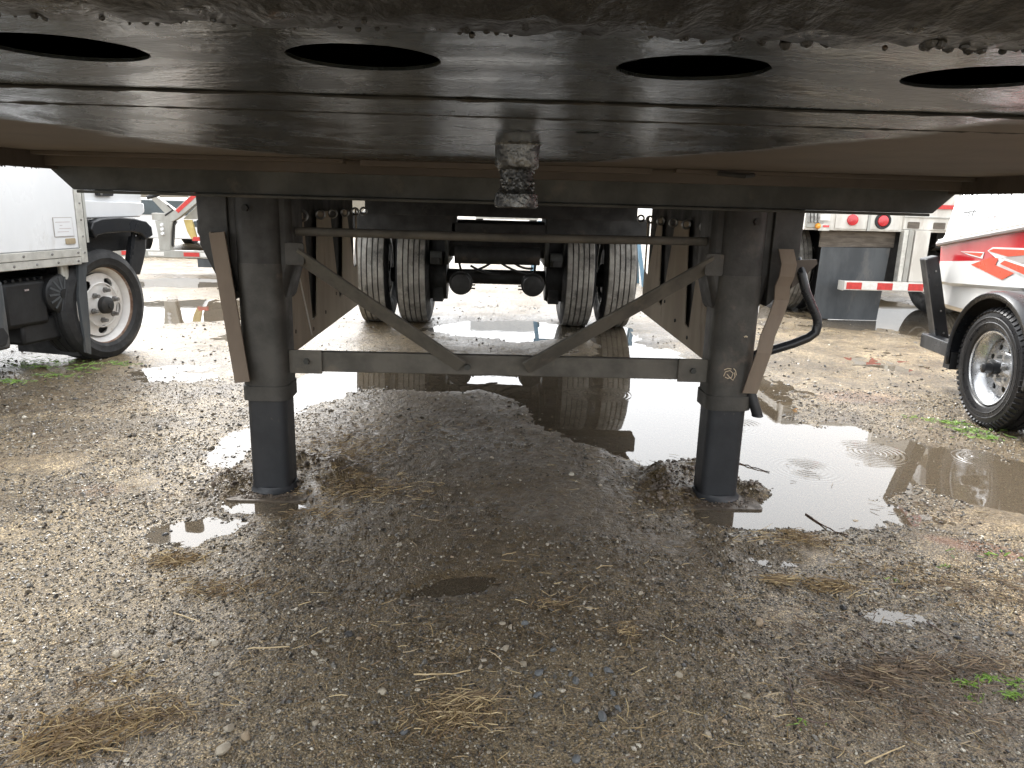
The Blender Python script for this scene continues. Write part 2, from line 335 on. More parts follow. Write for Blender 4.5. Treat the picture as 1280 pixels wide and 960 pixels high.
def water_material():
    m = bpy.data.materials.new('puddle_water'); m.use_nodes = True; t = m.node_tree; N = t.nodes; K = t.links; N.clear()
    out = N.new('ShaderNodeOutputMaterial'); mx = N.new('ShaderNodeMixShader'); tr = N.new('ShaderNodeBsdfTransparent'); tr.inputs[0].default_value = (.60, .52, .42, 1)
    gl = N.new('ShaderNodeBsdfGlossy'); gl.inputs['Roughness'].default_value = .015; gl.inputs['Color'].default_value = (.95, .95, .95, 1)
    df = N.new('ShaderNodeBsdfDiffuse'); df.inputs[0].default_value = (.19, .155, .11, 1)      # suspended silt
    m2 = N.new('ShaderNodeMixShader'); m2.inputs[0].default_value = .42; K.new(tr.outputs[0], m2.inputs[1]); K.new(df.outputs[0], m2.inputs[2])
    fr = N.new('ShaderNodeFresnel'); fr.inputs[0].default_value = 1.5
    g = N.new('ShaderNodeNewGeometry'); n = N.new('ShaderNodeTexNoise'); n.inputs['Scale'].default_value = 14; n.inputs['Detail'].default_value = 1; K.new(g.outputs['Position'], n.inputs['Vector'])
    b = N.new('ShaderNodeBump'); b.inputs['Strength'].default_value = .03; b.inputs['Distance'].default_value = .004; K.new(n.outputs[0], b.inputs['Height'])
    h = b
    # rain ripples: rings round a few drop points
    for (cx, cy) in ((1.35, 3.05), (1.75, 3.3), (2.25, 3.25), (1.2, 3.7), (.6, 4.3)):
        vs = N.new('ShaderNodeVectorMath'); vs.operation = 'DISTANCE'; vs.inputs[1].default_value = (cx, cy, 0); K.new(g.outputs['Position'], vs.inputs[0])
        s1 = N.new('ShaderNodeMath'); s1.operation = 'MULTIPLY'; s1.inputs[1].default_value = 260; K.new(vs.outputs['Value'], s1.inputs[0])
        s2 = N.new('ShaderNodeMath'); s2.operation = 'SINE'; K.new(s1.outputs[0], s2.inputs[0])
        fa = N.new('ShaderNodeMapRange'); fa.inputs[1].default_value = .04; fa.inputs[2].default_value = .22; fa.inputs[3].default_value = 1; fa.inputs[4].default_value = 0; K.new(vs.outputs['Value'], fa.inputs[0])
        s3 = N.new('ShaderNodeMath'); s3.operation = 'MULTIPLY'; K.new(s2.outputs[0], s3.inputs[0]); K.new(fa.outputs[0], s3.inputs[1])
        b2 = N.new('ShaderNodeBump'); b2.inputs['Strength'].default_value = .35; b2.inputs['Distance'].default_value = .0012; K.new(s3.outputs[0], b2.inputs['Height']); K.new(h.outputs[0], b2.inputs['Normal']); h = b2
    K.new(h.outputs[0], fr.inputs['Normal']); K.new(h.outputs[0], gl.inputs['Normal'])
    K.new(fr.outputs[0], mx.inputs[0]); K.new(m2.outputs[0], mx.inputs[1]); K.new(gl.outputs[0], mx.inputs[2]); K.new(mx.outputs[0], out.inputs[0])
    return m

gm = ground_mesh(); gm.materials.append(ground_material())
go = bpy.data.objects.new('ground', gm); col.objects.link(go); kind(go, 'structure')
wm = MB().add([(-70, -11, 0), (70, -11, 0), (70, 70, 0), (-70, 70, 0)], [(0, 1, 2, 3)]).build('puddle_water', water_material(), smooth=0)
kind(wm, 'structure')

# ------------------------------------------------------------------ the near semi-trailer
T = thing('semi_trailer', 'dark flatbed semi-trailer overhead, seen from under its nose with kingpin and landing legs', 'trailer')

def plate_material():
    m = bpy.data.materials.new('coupler_plate'); m.use_nodes = True; t = m.node_tree; N = t.nodes; K = t.links; N.clear()
    out = N.new('ShaderNodeOutputMaterial'); p = N.new('ShaderNodeBsdfPrincipled'); K.new(p.outputs[0], out.inputs[0])
    g = N.new('ShaderNodeTexCoord')
    def math_(op, a, b=None):
        x = N.new('ShaderNodeMath'); x.operation = op
        for i, v in enumerate((a, b)):
            if v is None: continue
            if hasattr(v, 'is_linked'): K.new(v, x.inputs[i])
            else: x.inputs[i].default_value = v
        return x.outputs[0]
    def noise(vec, sc, det=5, ro=.6, dist=0):
        n = N.new('ShaderNodeTexNoise'); n.inputs['Scale'].default_value = sc; n.inputs['Detail'].default_value = det; n.inputs['Roughness'].default_value = ro; n.inputs['Distortion'].default_value = dist
        K.new(vec, n.inputs['Vector']); return n.outputs[0]
    sp = N.new('ShaderNodeSeparateXYZ'); K.new(g.outputs['Object'], sp.inputs[0])
    # wiped grease: an oval round the kingpin
    dx = math_('DIVIDE', math_('ADD', math_('ADD', sp.outputs[0], .02), math_('MULTIPLY', sp.outputs[1], .11)), .60); dy = math_('DIVIDE', math_('SUBTRACT', sp.outputs[1], .72), 1.32)
    q = math_('SQRT', math_('ADD', math_('MULTIPLY', dx, dx), math_('MULTIPLY', dy, dy)))
    q = math_('ADD', q, math_('MULTIPLY', math_('SUBTRACT', noise(g.outputs['Object'], 5, 6), .5), .35))
    gz = N.new('ShaderNodeMapRange'); gz.inputs[1].default_value = .93; gz.inputs[2].default_value = 1.02; gz.inputs[3].default_value = 1; gz.inputs[4].default_value = 0; K.new(q, gz.inputs[0])
    # arcs swept about the kingpin
    kx = sp.outputs[0]; ky = math_('SUBTRACT', sp.outputs[1], 1.265)
    rad = math_('SQRT', math_('ADD', math_('MULTIPLY', kx, kx), math_('MULTIPLY', ky, ky)))
    ang = math_('ARCTAN2', kx, ky); cb = N.new('ShaderNodeCombineXYZ'); K.new(math_('MULTIPLY', rad, 14), cb.inputs[0]); K.new(math_('MULTIPLY', ang, 1.2), cb.inputs[1])
    arcs = noise(cb.outputs[0], 1.6, 8, .65, .6)
    cloud = noise(g.outputs['Object'], 5.5, 8, .58, 1.4)
    film = math_('ADD', math_('MULTIPLY', arcs, .35), math_('MULTIPLY', cloud, .65))
    def ramp(v, stops):
        r = N.new('ShaderNodeValToRGB'); e = r.color_ramp.elements
        while len(e) < len(stops): e.new(.5)
        for k, (ps, c) in enumerate(stops): e[k].position = ps; e[k].color = (*c, 1)
        K.new(v, r.inputs[0]); return r.outputs[0]
    gcol = ramp(film, [(.38, (.008, .011, .011)), (.49, (.028, .034, .034)), (.63, (.12, .132, .132))])
    bcol = ramp(noise(g.outputs['Object'], 3, 7), [(.3, (.075, .058, .044)), (.7, (.135, .108, .082))])
    mx = N.new('ShaderNodeMix'); mx.data_type = 'RGBA'; K.new(gz.outputs[0], mx.inputs[0]); K.new(bcol, mx.inputs[6]); K.new(gcol, mx.inputs[7]); K.new(mx.outputs[2], p.inputs['Base Color'])
    r1 = N.new('ShaderNodeMapRange'); r1.inputs[1].default_value = .42; r1.inputs[2].default_value = .58; r1.inputs[3].default_value = .32; r1.inputs[4].default_value = .11; K.new(film, r1.inputs[0])
    mr = N.new('ShaderNodeMix'); K.new(gz.outputs[0], mr.inputs[0]); mr.inputs[2].default_value = .7; K.new(r1.outputs[0], mr.inputs[3]); K.new(mr.outputs[0], p.inputs['Roughness'])
    K.new(math_('MULTIPLY', gz.outputs[0], .5), p.inputs['Metallic'])
    b = N.new('ShaderNodeBump'); b.inputs['Strength'].default_value = .2; b.inputs['Distance'].default_value = .003; K.new(math_('ADD', noise(g.outputs['Object'], 90, 3), math_('MULTIPLY', arcs, 2.5)), b.inputs['Height']); K.new(b.outputs[0], p.inputs['Normal'])
    return m
PLATE = plate_material()
hx = [-.545, -.32, -.122, .10, .30, .52]
up = lambda u, v, q: (u, v, 1.2+q)
b = MB(); b.poly([(-1.2, .425), (1.2, .425), (1.2, .7305), (-1.2, .7305)], [circle(x, .54, .0515, 28, .049, .012) for x in hx], .0025, up)
b.build('coupler_plate', PLATE, T, smooth=30)
MB().poly([(-1.2, .7315), (1.2, .7315), (1.2, 1.93), (-1.2, 1.93)], [circle(.085, 1.02, .017, 14)], .004, lambda u, v, q: (u, v, 1.1985+q)).build('coupler_plate', PLATE, T, smooth=30)
b = MB()     # weld beads along the two seams
for yy, x0, x1 in ((.731, -1.1, 1.1), (.868, -.75, .7)):
    n = 150; pts = [(x0+(x1-x0)*k/n, yy+.0012*random.uniform(-1, 1), 1.1995-.001*random.random()) for k in range(n+1)]
    b.tube(pts, [.0012+.0012*random.random() for _ in pts], 6)
b.build('weld_bead', 'frame_dark', T)
# far part of the nose underside: brown skin with two strips stepped down
b = MB(); b.box(-1.2, 1.2, 1.933, 2.06, 1.199, 1.207); b.build('underside_skin', 'brown', T)
b = MB(); b.box(-1.19, -.42, 1.945, 1.985, 1.189, 1.1985); b.box(.42, 1.19, 1.95, 1.985, 1.189, 1.1985); b.box(-1.2, 1.2, 2.02, 2.059, 1.166, 1.1985)
b.build('stiffener', 'brown', T, bevel=.001)
b = MB(); b.box(-.38, .36, 1.96, 2.0, 1.184, 1.1985); b.build('stiffener', 'brown', T, bevel=.001)
b = MB(); b.tube([(.52, 1.93, 1.190), (.58, 1.90, 1.184), (.61, 1.93, 1.188)], .006, 8); b.build('hose_stub', 'frame_dark', T)
# front lip with rust and lumps
b = MB(); n = 260; rows = []
for j, (yy, zz) in enumerate(((.422, 1.2), (.410, 1.193), (.385, 1.1945), (.35, 1.205), (.30, 1.225), (.28, 1.26))):
    rows.append([(-1.22+2.44*k/n, yy+.004*(random.random()-.5)*(j < 3), zz+(.0045*(random.random()-.6) if j < 4 else 0)) for k in range(n+1)])
vs = [p for r_ in rows for p in r_]; fs = [(j*(n+1)+k, j*(n+1)+k+1, (j+1)*(n+1)+k+1, (j+1)*(n+1)+k) for j in range(5) for k in range(n)]
b.add(vs, fs); b.build('front_lip', 'rust', T, smooth=60)
b = MB()
for _ in range(260):
    x = random.uniform(-.6, .75); r_ = random.uniform(.001, .0032)*(1.3 if x > .1 else .8); y = random.gauss(.412, .006)
    b.lathe([(-r_, 0), (-r_*.7, r_*.7), (0, r_), (r_*.7, r_*.7), (r_, 0)], (x, y, 1.194), 'z', 7)
kind(b.build('rust_crumbs', 'rust', T), 'stuff')
MB().box(-1.22, 1.22, .26, .275, 1.24, 1.50).build('nose_board', 'frame_dark', T)
MB().box(-1.2, 1.2, .28, 7.95, 1.33, 1.36).build('deck', 'board', T)
for sx in (-1, 1):
    b = MB(); b.poly([(1.158, 0), (1.36, 0), (1.36, .045), (1.158, .045), (1.158, .02), (1.17, .02), (1.17, .012), (1.158, .012)], (), 7.65, lambda u, v, q, sx=sx: (sx*(1.20+v*.5), .3+q, u))
    b.build('side_rail', 'brown', T)
    b = MB()   # drips and grime hanging off the rail edge
    for _ in range(60):
        y = random.uniform(1.4, 2.05); r_ = random.uniform(.0006, .0022); b.lathe([(-2*r_, 0), (-r_, r_*.8), (0, r_), (r_, 0)], (sx*1.213, y, 1.158), 'z', 6)
    kind(b.build('grime_drips', 'frame_dark', T), 'stuff')
# big transverse beam behind the nose
b = MB(); b.poly([(-1.222, 1.16), (-1.165, 1.106), (1.165, 1.106), (1.222, 1.16), (1.222, 1.325), (-1.222, 1.325)], (), .055, lambda u, v, q: (u, 2.075+q, v))
b.build('transverse_beam', 'frame', T, bevel=.003)
MB().box(-1.15, 1.15, 2.062, 2.18, 1.098, 1.1055).build('beam_flange', 'frame', T, bevel=.002)
# kingpin
b = MB(); prof = [(1.2, .040), (1.196, .0365), (1.18, .0362), (1.165, .0362), (1.162, .034), (1.158, .027), (1.128, .027), (1.124, .030), (1.120, .0352), (1.116, .036), (1.1, .0357), (1.098, .033), (1.098, 0)]
b.lathe(prof, (0, 1.265, 0), 'z', 40); kp = b.build('kingpin', 'greasy', T, smooth=40)
b = MB()
for _ in range(55):
    a = random.uniform(0, 2*PI); z = random.choice([random.uniform(1.12, 1.16), random.uniform(1.155, 1.166)]); r_ = random.uniform(.0015, .0042)
    b.lathe([(-r_, 0), (-r_*.6, r_*.8), (.1*r_, r_), (r_*.7, r_*.6), (r_, 0)], (.0275*math.cos(a), 1.265+.0275*math.sin(a), z), 'z', 7)
kind(b.build('grease_lumps', 'greasy', kp), 'stuff')
# longitudinal main beams and cross members
for sx in (-1, 1):
    b = MB(); x = .48*sx
    b.box(x-.006, x+.006, 2.2, 7.9, 1.115, 1.325); b.box(x-.06, x+.06, 2.2, 7.9, 1.1, 1.114); b.build('main_beam', 'frame_dark', T)
for k in range(13):
    y = 2.45+.42*k; b = MB(); b.box(-1.19, 1.19, y, y+.006, 1.21, 1.325); b.box(-1.19, 1.19, y-.025, y+.03, 1.2, 1.209); b.build('cross_member', 'frame_dark', T)
MB().box(-1.05, 1.05, 2.95, 3.0, 1.115, 1.2).build('cross_member', 'frame_dark', T, bevel=.003)
MB().box(-1.0, 1.0, 5.6, 5.66, .985, 1.2).build('cross_member', 'frame_dark', T, bevel=.003)
# landing legs
def landing_leg(x, side):
    g = bpy.data.objects.new('landing_leg', None)
    b = MB(); b.poly(rrect(x-.082, x+.082, 2.645, 2.81, .045, 6), (), .47, lambda u, v, q: (u, v, .40+q)); leg = b.build('landing_leg', 'leg', T, smooth=40)
    MB().poly(rrect(x-.071, x+.071, 2.655, 2.798, .03, 6), (), .39, lambda u, v, q: (u, v, .03+q)).build('inner_tube', 'leg_inner', leg, smooth=40)
    n = 64; o_ = rrect(x-.086, x+.086, 2.640, 2.815, .045, 6)
    b = MB(); b.poly(o_, (), .055, lambda u, v, q: (u+(.0015*math.sin(90*v)), v, .372+q)); b.build('collar', 'leg', leg, bevel=.006, smooth=40)
    b = MB(); b.lathe([(.0, .0), (0, .095), (.012, .095), (.02, .086), (.032, .082), (.036, .05)], (x, 2.727, .000), 'z', 36)
    b.build('foot_flange', 'leg_inner', leg, smooth=40)
    MB().poly(rrect(x-.15, x+.15, 2.585, 2.86, .02, 3), (), .008, lambda u, v, q: (u, v, -.001+q)).build('foot_plate', 'muddy', leg, smooth=40)
    MB().poly(rrect(x-.081, x+.081, 2.646, 2.81, .044, 6), (), .28, lambda u, v, q: (u, v, .87+q)).build('upper_tube', 'leg_shade', leg, smooth=40)  # top of the leg tube, coloured darker to stand in for shade
    b = MB(); b.poly([(x-.115, 1.15), (x-.115, .86), (x-.078, .73), (x+.078, .73), (x+.115, .86), (x+.115, 1.15)], (), .18, lambda u, v, q: (u, 2.672+q, v)); b.build('gearbox', 'leg_shade', leg, bevel=.02)
    b = MB(); b.poly([(x+side*.10, 1.17), (x+side*.10, .76), (x+side*.14, .80), (x+side*.20, .93), (x+side*.205, 1.17)], (), .16, lambda u, v, q: (u, 2.66+q, v)); b.build('mount_bracket', 'leg_shade', leg, bevel=.004)
    for (bx, bz) in ((x+side*.03, 1.06),):
        MB().lathe([(-.012, 0), (-.012, .012), (0, .013)], (bx, 2.646, bz), 'y', 6).build('bolt', 'frame_dark', leg)
    return leg
lL = landing_leg(-.868, -1); lR = landing_leg(.846, 1)
# weld scar / chalk scrawl on right leg
b = MB()
for pts in ([(.80, .50), (.806, .517), (.822, .522), (.834, .512), (.83, .497), (.816, .492), (.806, .497)], [(.812, .508), (.824, .495), (.836, .486), (.842, .5), (.838, .515)], [(.8, .524), (.812, .53), (.826, .528)], [(.834, .53), (.842, .522), (.846, .505)]):
    b.tube([(x+.012, 2.6435, z+.004) for x, z in pts], .0017, 5)
b.build('scratched_mark', 'chalk', lR)
MB().tube([(.872, 2.642, .652), (.878, 2.641, .655), (.884, 2.642, .652)], .003, 5).build('scratched_mark', 'chalk', lR)
# tan flat braces in front of the legs
b = MB(); b.bar((-.997, 2.635, .975), (-.932, 2.612, .45), .054, .008, (0, 1, 0)); b.bar((-1.02, 2.66, .975), (-.955, 2.64, .45), .008, .05, (0, 1, 0)); b.build('leg_brace', 'tan', T, bevel=.001)
MB().add([(-1.07, 2.68, .98), (-1.03, 2.66, .93), (-.985, 2.66, .73), (-.985, 2.80, .73), (-1.03, 2.84, .96), (-1.07, 2.84, 1.0)], [(0, 1, 2, 3, 4, 5)]).build('gusset', 'brown', T)
b = MB(); pth = [(.982, .97), (.995, .92), (.992, .875), (.985, .84), (.992, .79), (.978, .735), (.95, .66), (.94, .6), (.925, .53), (.91, .445)]
for i in range(len(pth)-1):
    (x0, z0), (x1, z1) = pth[i], pth[i+1]; w0 = .026; y0, y1 = 2.625-.012*math.sin(i*1.1), 2.625-.012*math.sin((i+1)*1.1)
    b.add([(x0-w0, y0, z0), (x0+w0, y0-.004, z0), (x1+w0, y1-.004, z1), (x1-w0, y1, z1), (x0-w0, y0+.006, z0), (x0+w0, y0+.004, z0), (x1+w0, y1+.004, z1), (x1-w0, y1+.006, z1)], [(0, 1, 2, 3), (4, 7, 6, 5), (0, 3, 7, 4), (1, 5, 6, 2)])
b.build('leg_brace', 'tan', T, smooth=60)
MB().poly([(1.035, .93), (1.11, .935), (1.115, .92), (1.05, .845), (1.03, .83)], (), .01, lambda u, v, q: (u, 2.66+q, v)).build('gusset', 'brown', T)
MB().poly([(.93, .52), (.955, .52), (.995, .83), (.955, .86)], (), .006, lambda u, v, q: (u, 2.86+q, v)).build('gusset', 'tan', T)
# cross bar, diagonals, tie rod
xb = MB().bar((-.775, 2.715, .512), (.765, 2.715, .512), .03, .076, (0, 0, 1)).build('cross_bar', 'brace', T, bevel=.004)
for x0, x1 in ((-.785, -.665), (.655, .775)):
    e = MB().box(x0, x1, 2.690, 2.6985, .468, .556).build('end_plate', 'brace', xb, bevel=.002)
for x, z in ((-.72, .515), (.71, .512), (-.17, .528), (-.13, .505), (.10, .515)):
    MB().lathe([(-.010, 0), (-.010, .011), (0, .012)], (x, 2.69 if abs(x) > .6 else 2.698, z), 'y', 6 if abs(x) > .6 else 14).build('bolt', 'frame', xb)
b = MB(); b.bar((-.74, 2.672, .905), (-.15, 2.672, .512), .010, .066, (0, -.55, .83)); b.build('diagonal_brace', 'brace', T, bevel=.002)
b = MB(); b.bar((.75, 2.672, .915), (.085, 2.672, .512), .010, .066, (0, -.55, .83)); b.build('diagonal_brace', 'brace', T, bevel=.002)
for sx in (-1, 1):
    MB().poly(rrect(sx*.742-.03, sx*.742+.035, .868, .945, .008, 3), (), .008, lambda u, v, q: (u, 2.657+q, v)).build('brace_bracket', 'leg', T, bevel=.002)
MB().tube([(-.80, 2.74, .98), (-.7, 2.74, .981), (0, 2.74, .978), (.76, 2.74, .984)], .0155, 12).build('tie_rod', 'brace', T)
# crank handle
b = MB(); cp = [Vector(p) for p in ((1.055, 2.70, .93), (1.062, 2.66, .884), (1.085, 2.66, .82), (1.115, 2.66, .765), (1.138, 2.66, .725), (1.143, 2.66, .70), (1.138, 2.66, .672), (1.115, 2.66, .652), (1.06, 2.66, .628), (.994, 2.67, .602), (.945, 2.68, .585), (.925, 2.69, .57), (.915, 2.70, .54))]
b.tube(cp, .0165, 14); b.build('crank_handle', 'black_gloss', T)
b = MB(); b.tube([(.912, 2.67, .475), (.94, 2.66, .40), (.957, 2.655, .357)], .019, 14); b.lathe([(0, .019), (.004, .022), (.01, .019)], (.957, 2.655, .35), 'z', 14); b.build('crank_stub', 'black', T)
MB().lathe([(-.015, .0), (-.015, .02), (.01, .022), (.05, .018)], (.905, 2.70, .52), 'x', 14).build('crank_socket', 'frame_dark', T)
# notched side panels and rings over them
for sx in (-1, 1):
    notch = [(3.24, 3.50, 3.38, .575), (3.76, 4.08, 3.97, .60), (4.17, 4.44, 4.40, .72)]
    out = [(2.96, .478), (4.47, .478), (4.47, 1.035)]
    for (a, c, tip, z) in reversed(notch): out += [(c, 1.035), (tip+.045, z), (tip-.035, z-.015), (a, 1.035)]
    out += [(2.96, 1.035)]
    pn = MB().poly(out, (), .005, lambda u, v, q, sx=sx: (sx*(.853+q), u, v)).build('side_panel', 'panel', T)
    MB().box(min(sx*.875, sx*.9), max(sx*.875, sx*.9), 2.9, 4.465, .555, 1.2).build('panel_backing', 'frame_dark', T)
    for (y, z) in ((3.05, .56), (3.35, .52), (3.6, .56), (3.85, .62), (3.99, .72)):
        MB().lathe([(-.004, 0), (-.004, .008), (0, .009)], (sx*.851, y, z), 'x', 8).build('rivet', 'frame_dark', pn)
    for y in (3.03, 3.33, 3.58, 3.86, 4.14, 4.40):
        b = MB(); z = 1.028; k_ = 16
        b.tube([(sx*.80+.018*math.cos(2*PI*i/k_), y, z+.018*math.sin(2*PI*i/k_)) for i in range(k_)], .0055, 8, closed=True); b.build('ring', 'steel', T)
    MB().box(min(sx*.76, sx*.86), max(sx*.76, sx*.86), 2.95, 4.6, 1.095, 1.2).build('ring_rail', 'frame_dark', T)
MB().bar((-.8485, 3.13, .77), (-.8485, 3.30, .50), .003, .006, (1, 0, 0)).build('paint_drip', 'white_tape', T)

# wheels of the trailer: tyre with ribs and grooves
def dual_tyre_profile(w=.27, Ro=.505, Ri=.29, grooves=4):
    pr = [(-w/2+.03, Ri), (-w/2+.005, Ri+.04), (-w/2-.012, (Ro+Ri)/2), (-w/2+.002, Ro-.05), (-w/2+.018, Ro-.012)]
    tw = w-.05; x0 = -tw/2; gw = .009; rib = (tw-grooves*gw)/(grooves+1); pr.append((x0, Ro-.003))
    for g_ in range(grooves+1):
        a = x0+g_*(rib+gw); crown = lambda x: Ro-.006*(2*x/tw)**2
        pr += [(a+.001, crown(a)), (a+rib-.001, crown(a+rib))]
        if g_ < grooves: pr += [(a+rib+.0015, Ro-.018), (a+rib+gw-.0015, Ro-.018)]
    pr += [(-p[0], p[1]) for p in pr[4::-1]]
    return pr
def tyre(name, prof, parent, mt, tread=None, n=72, axis='x', Ro=.5):
    b = MB(); b.lathe(prof, (0, 0, 0), axis, n)
    o = b.build(name, [mt]+([tread] if tread else []), parent, smooth=28)
    if tread:
        me = o.data; mi = [0]*len(me.polygons)
        for i, pl in enumerate(me.polygons):
            c = pl.center; r_ = math.hypot(c.y, c.z)
            if r_ > Ro-.014: mi[i] = 1
        me.polygons.foreach_set('material_index', mi)
    return o
def disc_rim(parent, R1, depth, nh, hr, hc, m_disc, m_edge, dish=.05, hub=.07, nuts=8, side=1, name='rim', hole_ry=None, off=.0, nut_r=.1, hubm='frame_dark', inset=.06):
    """rim: barrel + dished disc with hand holes; side=+1 -> outer face towards +x"""
    b = MB(); W = depth
    b.lathe([(side*(W/2+.012), R1-.004), (side*(W/2+.014), R1+.008), (side*(W/2+.004), R1+.010), (side*(W/2-.004), R1-.006), (side*(W/2-.03), R1-.016), (side*(W/2-.06), R1-.045), (-side*W/2, R1-.05), (-side*W/2, R1)], (0, 0, 0), 'x', 56)
    rim = b.build(name, m_edge, parent, smooth=50)
    if isinstance(m_edge, tuple): rim.data.polygons.foreach_set('material_index', [1 if math.hypot(p_.center.y, p_.center.z) > R1-.011 else 0 for p_ in rim.data.polygons])
    ro_ = R1-.044; holes = []
    for k in range(nh):
        a = 2*PI*(k+.5)/nh+off; cx, cy = hc*math.cos(a), hc*math.sin(a); ry = hole_ry or hr; h = []
        for j in range(16):
            t = 2*PI*j/16; u, v = hr*math.cos(t), ry*math.sin(t); h.append((cx+u*math.cos(a)-v*math.sin(a), cy+u*math.sin(a)+v*math.cos(a)))
        holes.append(h)
    holes.append(circle(0, 0, hub*.8, 24)[::-1])
    def f(u, v, q):
        r_ = math.hypot(u, v); x = side*(W/2-inset+dish*math.exp(-(r_/(ro_*.62))**4)); return (x-side*q, u, v)
    # refine: annulus mesh with holes through concentric loops
    b = MB(); outl = circle(0, 0, ro_, 48)
    ringc = nut_r+.035
    b.poly(outl, [h for h in holes[:-1]]+[circle(0, 0, ringc, 40)], .006, f)
    b.poly(circle(0, 0, ringc, 40), [holes[-1]], .006, f)
    b.build('wheel_disc', m_disc, rim, smooth=50)
    fx = side*(W/2-inset+dish)
    b = MB(); b.lathe([(fx+side*.0, hub), (fx+side*.03, hub*.95), (fx+side*.045, hub*.6), (fx+side*.045, hub*.35), (fx+side*.055, hub*.3), (fx+side*.055, 0)], (0, 0, 0), 'x', 28); b.build('hub', hubm, rim, smooth=40)
    for k in range(nuts):
        a = 2*PI*k/nuts+.3; MB().lathe([(fx-side*.005, .02), (fx+side*.008, .019), (fx+side*.01, .013), (fx+side*.035, .012), (fx+side*.037, 0)], (0, nut_r*math.cos(a), nut_r*math.sin(a)), 'x', 6).build('lug_nut', 'steel', rim, smooth=30)
    return rim

def trailer_wheel(loc, parent, side):
    wl = MB().lathe([(-.10, .05), (-.10, .20), (.10, .20), (.10, .05)], (0, 0, 0), 'x', 28).build('wheel', 'frame_dark', parent); wl.location = loc
    tyre('tyre', dual_tyre_profile(), wl, 'rubber', 'tread', Ro=.505)
    disc_rim(wl, .295, .2, 6, .03, .2, 'rim_white', 'steel', side=side, nuts=0)
    return wl
proto = None
for y in (6.86,):
    for x in (-1.105, -.755, .69, 1.045):
        if proto is None: proto = trailer_wheel((x, y, .5), T, -1)
        else: dup(proto, loc=(x, y, .5 if y < 8 else .5), parent=T)
for y in (6.80,):
    MB().tube([(-.98, y, .43), (.96, y, .43)], .066, 20).build('axle', 'frame_dark', T)
    for x in (-.56, .50): MB().lathe([(-.09, 0), (-.09, .20), (-.07, .21), (.09, .21), (.09, 0)], (x, y, .43), 'x', 32).build('brake_drum', 'frame_dark', T)
    for x in (-.335, .286):
        ch = MB().lathe([(-.16, 0), (-.16, .05), (-.15, .082), (-.08, .092), (-.075, .102), (-.06, .102), (-.055, .092), (.02, .086), (.03, .04), (.12, .02), (.12, 0)], (x, y-.28+.0, .405), 'y', 28).build('brake_chamber', 'frame_dark', T, smooth=40)
        for k in range(3): MB().tube([(x+(-1 if x > 0 else 1)*(.085+.012*k), y-.34, .36+.03*k), (x+(-1 if x > 0 else 1)*(.125), y-.34, .36+.03*k)], .007, 6).build('clamp_bolt', 'frame_dark', ch)
    for x in (-.46, -.63, .40, .56):
        MB().box(x-.018, x+.018, y-.34, y+.32, .56, 1.0).build('hanger', 'frame', T, bevel=.004)
    for x in (-.545, .48):
        MB().lathe([(-.05, 0), (-.05, .06), (.05, .06), (.05, 0)], (x, y-.36, .62), 'x', 16).build('pivot_bush', 'frame', T)
        MB().bar((x, y-.5, .60), (x, y+.5, .55), .07, .05, (0, 0, 1)).build('trailing_arm', 'frame_dark', T)
        MB().box(x-.045, x+.045, y-.2, y+.2, .22, .345).build('axle_bracket', 'frame_dark', T)
MB().box(-.62, .56, 6.6, 7.0, .62, .93).build('air_tank_mount', 'frame_dark', T, bevel=.02)
MB().tube([(-.38, 6.3, .66), (.33, 6.3, .66)], .075, 20).build('air_tank', 'frame_dark', T)
for sx in (-1, 1): MB().box(min(sx*.36, sx*1.2), max(sx*.36, sx*1.2), 6.1, 6.3, .845, .985).build('subframe', 'frame_dark', T, bevel=.01)
MB().box(-.4, .36, 6.1, 6.16, .80, .925).build('subframe', 'frame_dark', T, bevel=.005)
MB().box(-1.15, 1.15, 7.88, 7.94, 1.02, 1.32).build('rear_beam', 'frame_dark', T)
for (a, c) in (((-.30, 6.45, .50), (-.05, 6.5, .60)), ((.25, 6.45, .50), (-.02, 6.5, .60)), ((-.25, 6.4, .56), (.0, 6.5, .49)), ((.28, 6.4, .55), (.1, 6.5, .60)), ((-.33, 6.5, .5), (-.36, 6.45, .64)), ((.3, 6.5, .5), (.3, 6.4, .62))):
    a, c = Vector(a), Vector(c); mdl = (a+c)/2+Vector((0, 0, -.045))
    MB().tube([a*(1-t)**2+mdl*2*t*(1-t)+c*t*t for t in [i/10 for i in range(11)]], .010, 7).build('air_hose', 'black', T)

# ------------------------------------------------------------------ white box truck on the left (heading away, 14 degrees right)
TH = R(-14)
B = thing('box_truck', 'white box truck with rusty white front wheel and black fender on the left', 'truck', (-2.64, 4.86, 0), TH)
# local: x towards the trailer, y forward, wheel centre at y=.11
X = .05
bd = MB().box(-2.15, X, -4.6, -.115, .745, 2.7).build('cargo_box', 'white', B, bevel=.01)
r1 = MB().poly([(-4.6, .700), (-.115, .700), (-.115, .747), (-4.6, .747)], (), .008, lambda u, v, q: (X+.001+q, u, v)).build('lower_rail', 'alu', bd, bevel=.002)
r2 = MB().box(-2.1, X+.004, -4.6, -.115, .650, .697).build('lower_rail', 'alu', bd, bevel=.004)
for k in range(14):
    MB().lathe([(0, .0085), (.004, .006), (.005, 0)], (X+.009, -.14-.2*k, .724), 'x', 8).build('rivet', 'steel', bd)
    MB().lathe([(0, .0085), (.004, .006), (.005, 0)], (X+.004, -.14-.155*k, .672), 'x', 8).build('rivet', 'steel', bd)
cp_ = MB().poly(rrect(0, .055, 0, .10, .01, 3), (), 2.04, lambda u, v, q: (X+.004-v, -.112+u, .66+q)).build('corner_post', 'alu', bd, smooth=40)
for k in range(10): MB().lathe([(0, .007), (.004, .005), (.005, 0)], (X+.005, -.085, .72+.1*k), 'x', 8).build('rivet', 'steel', bd)
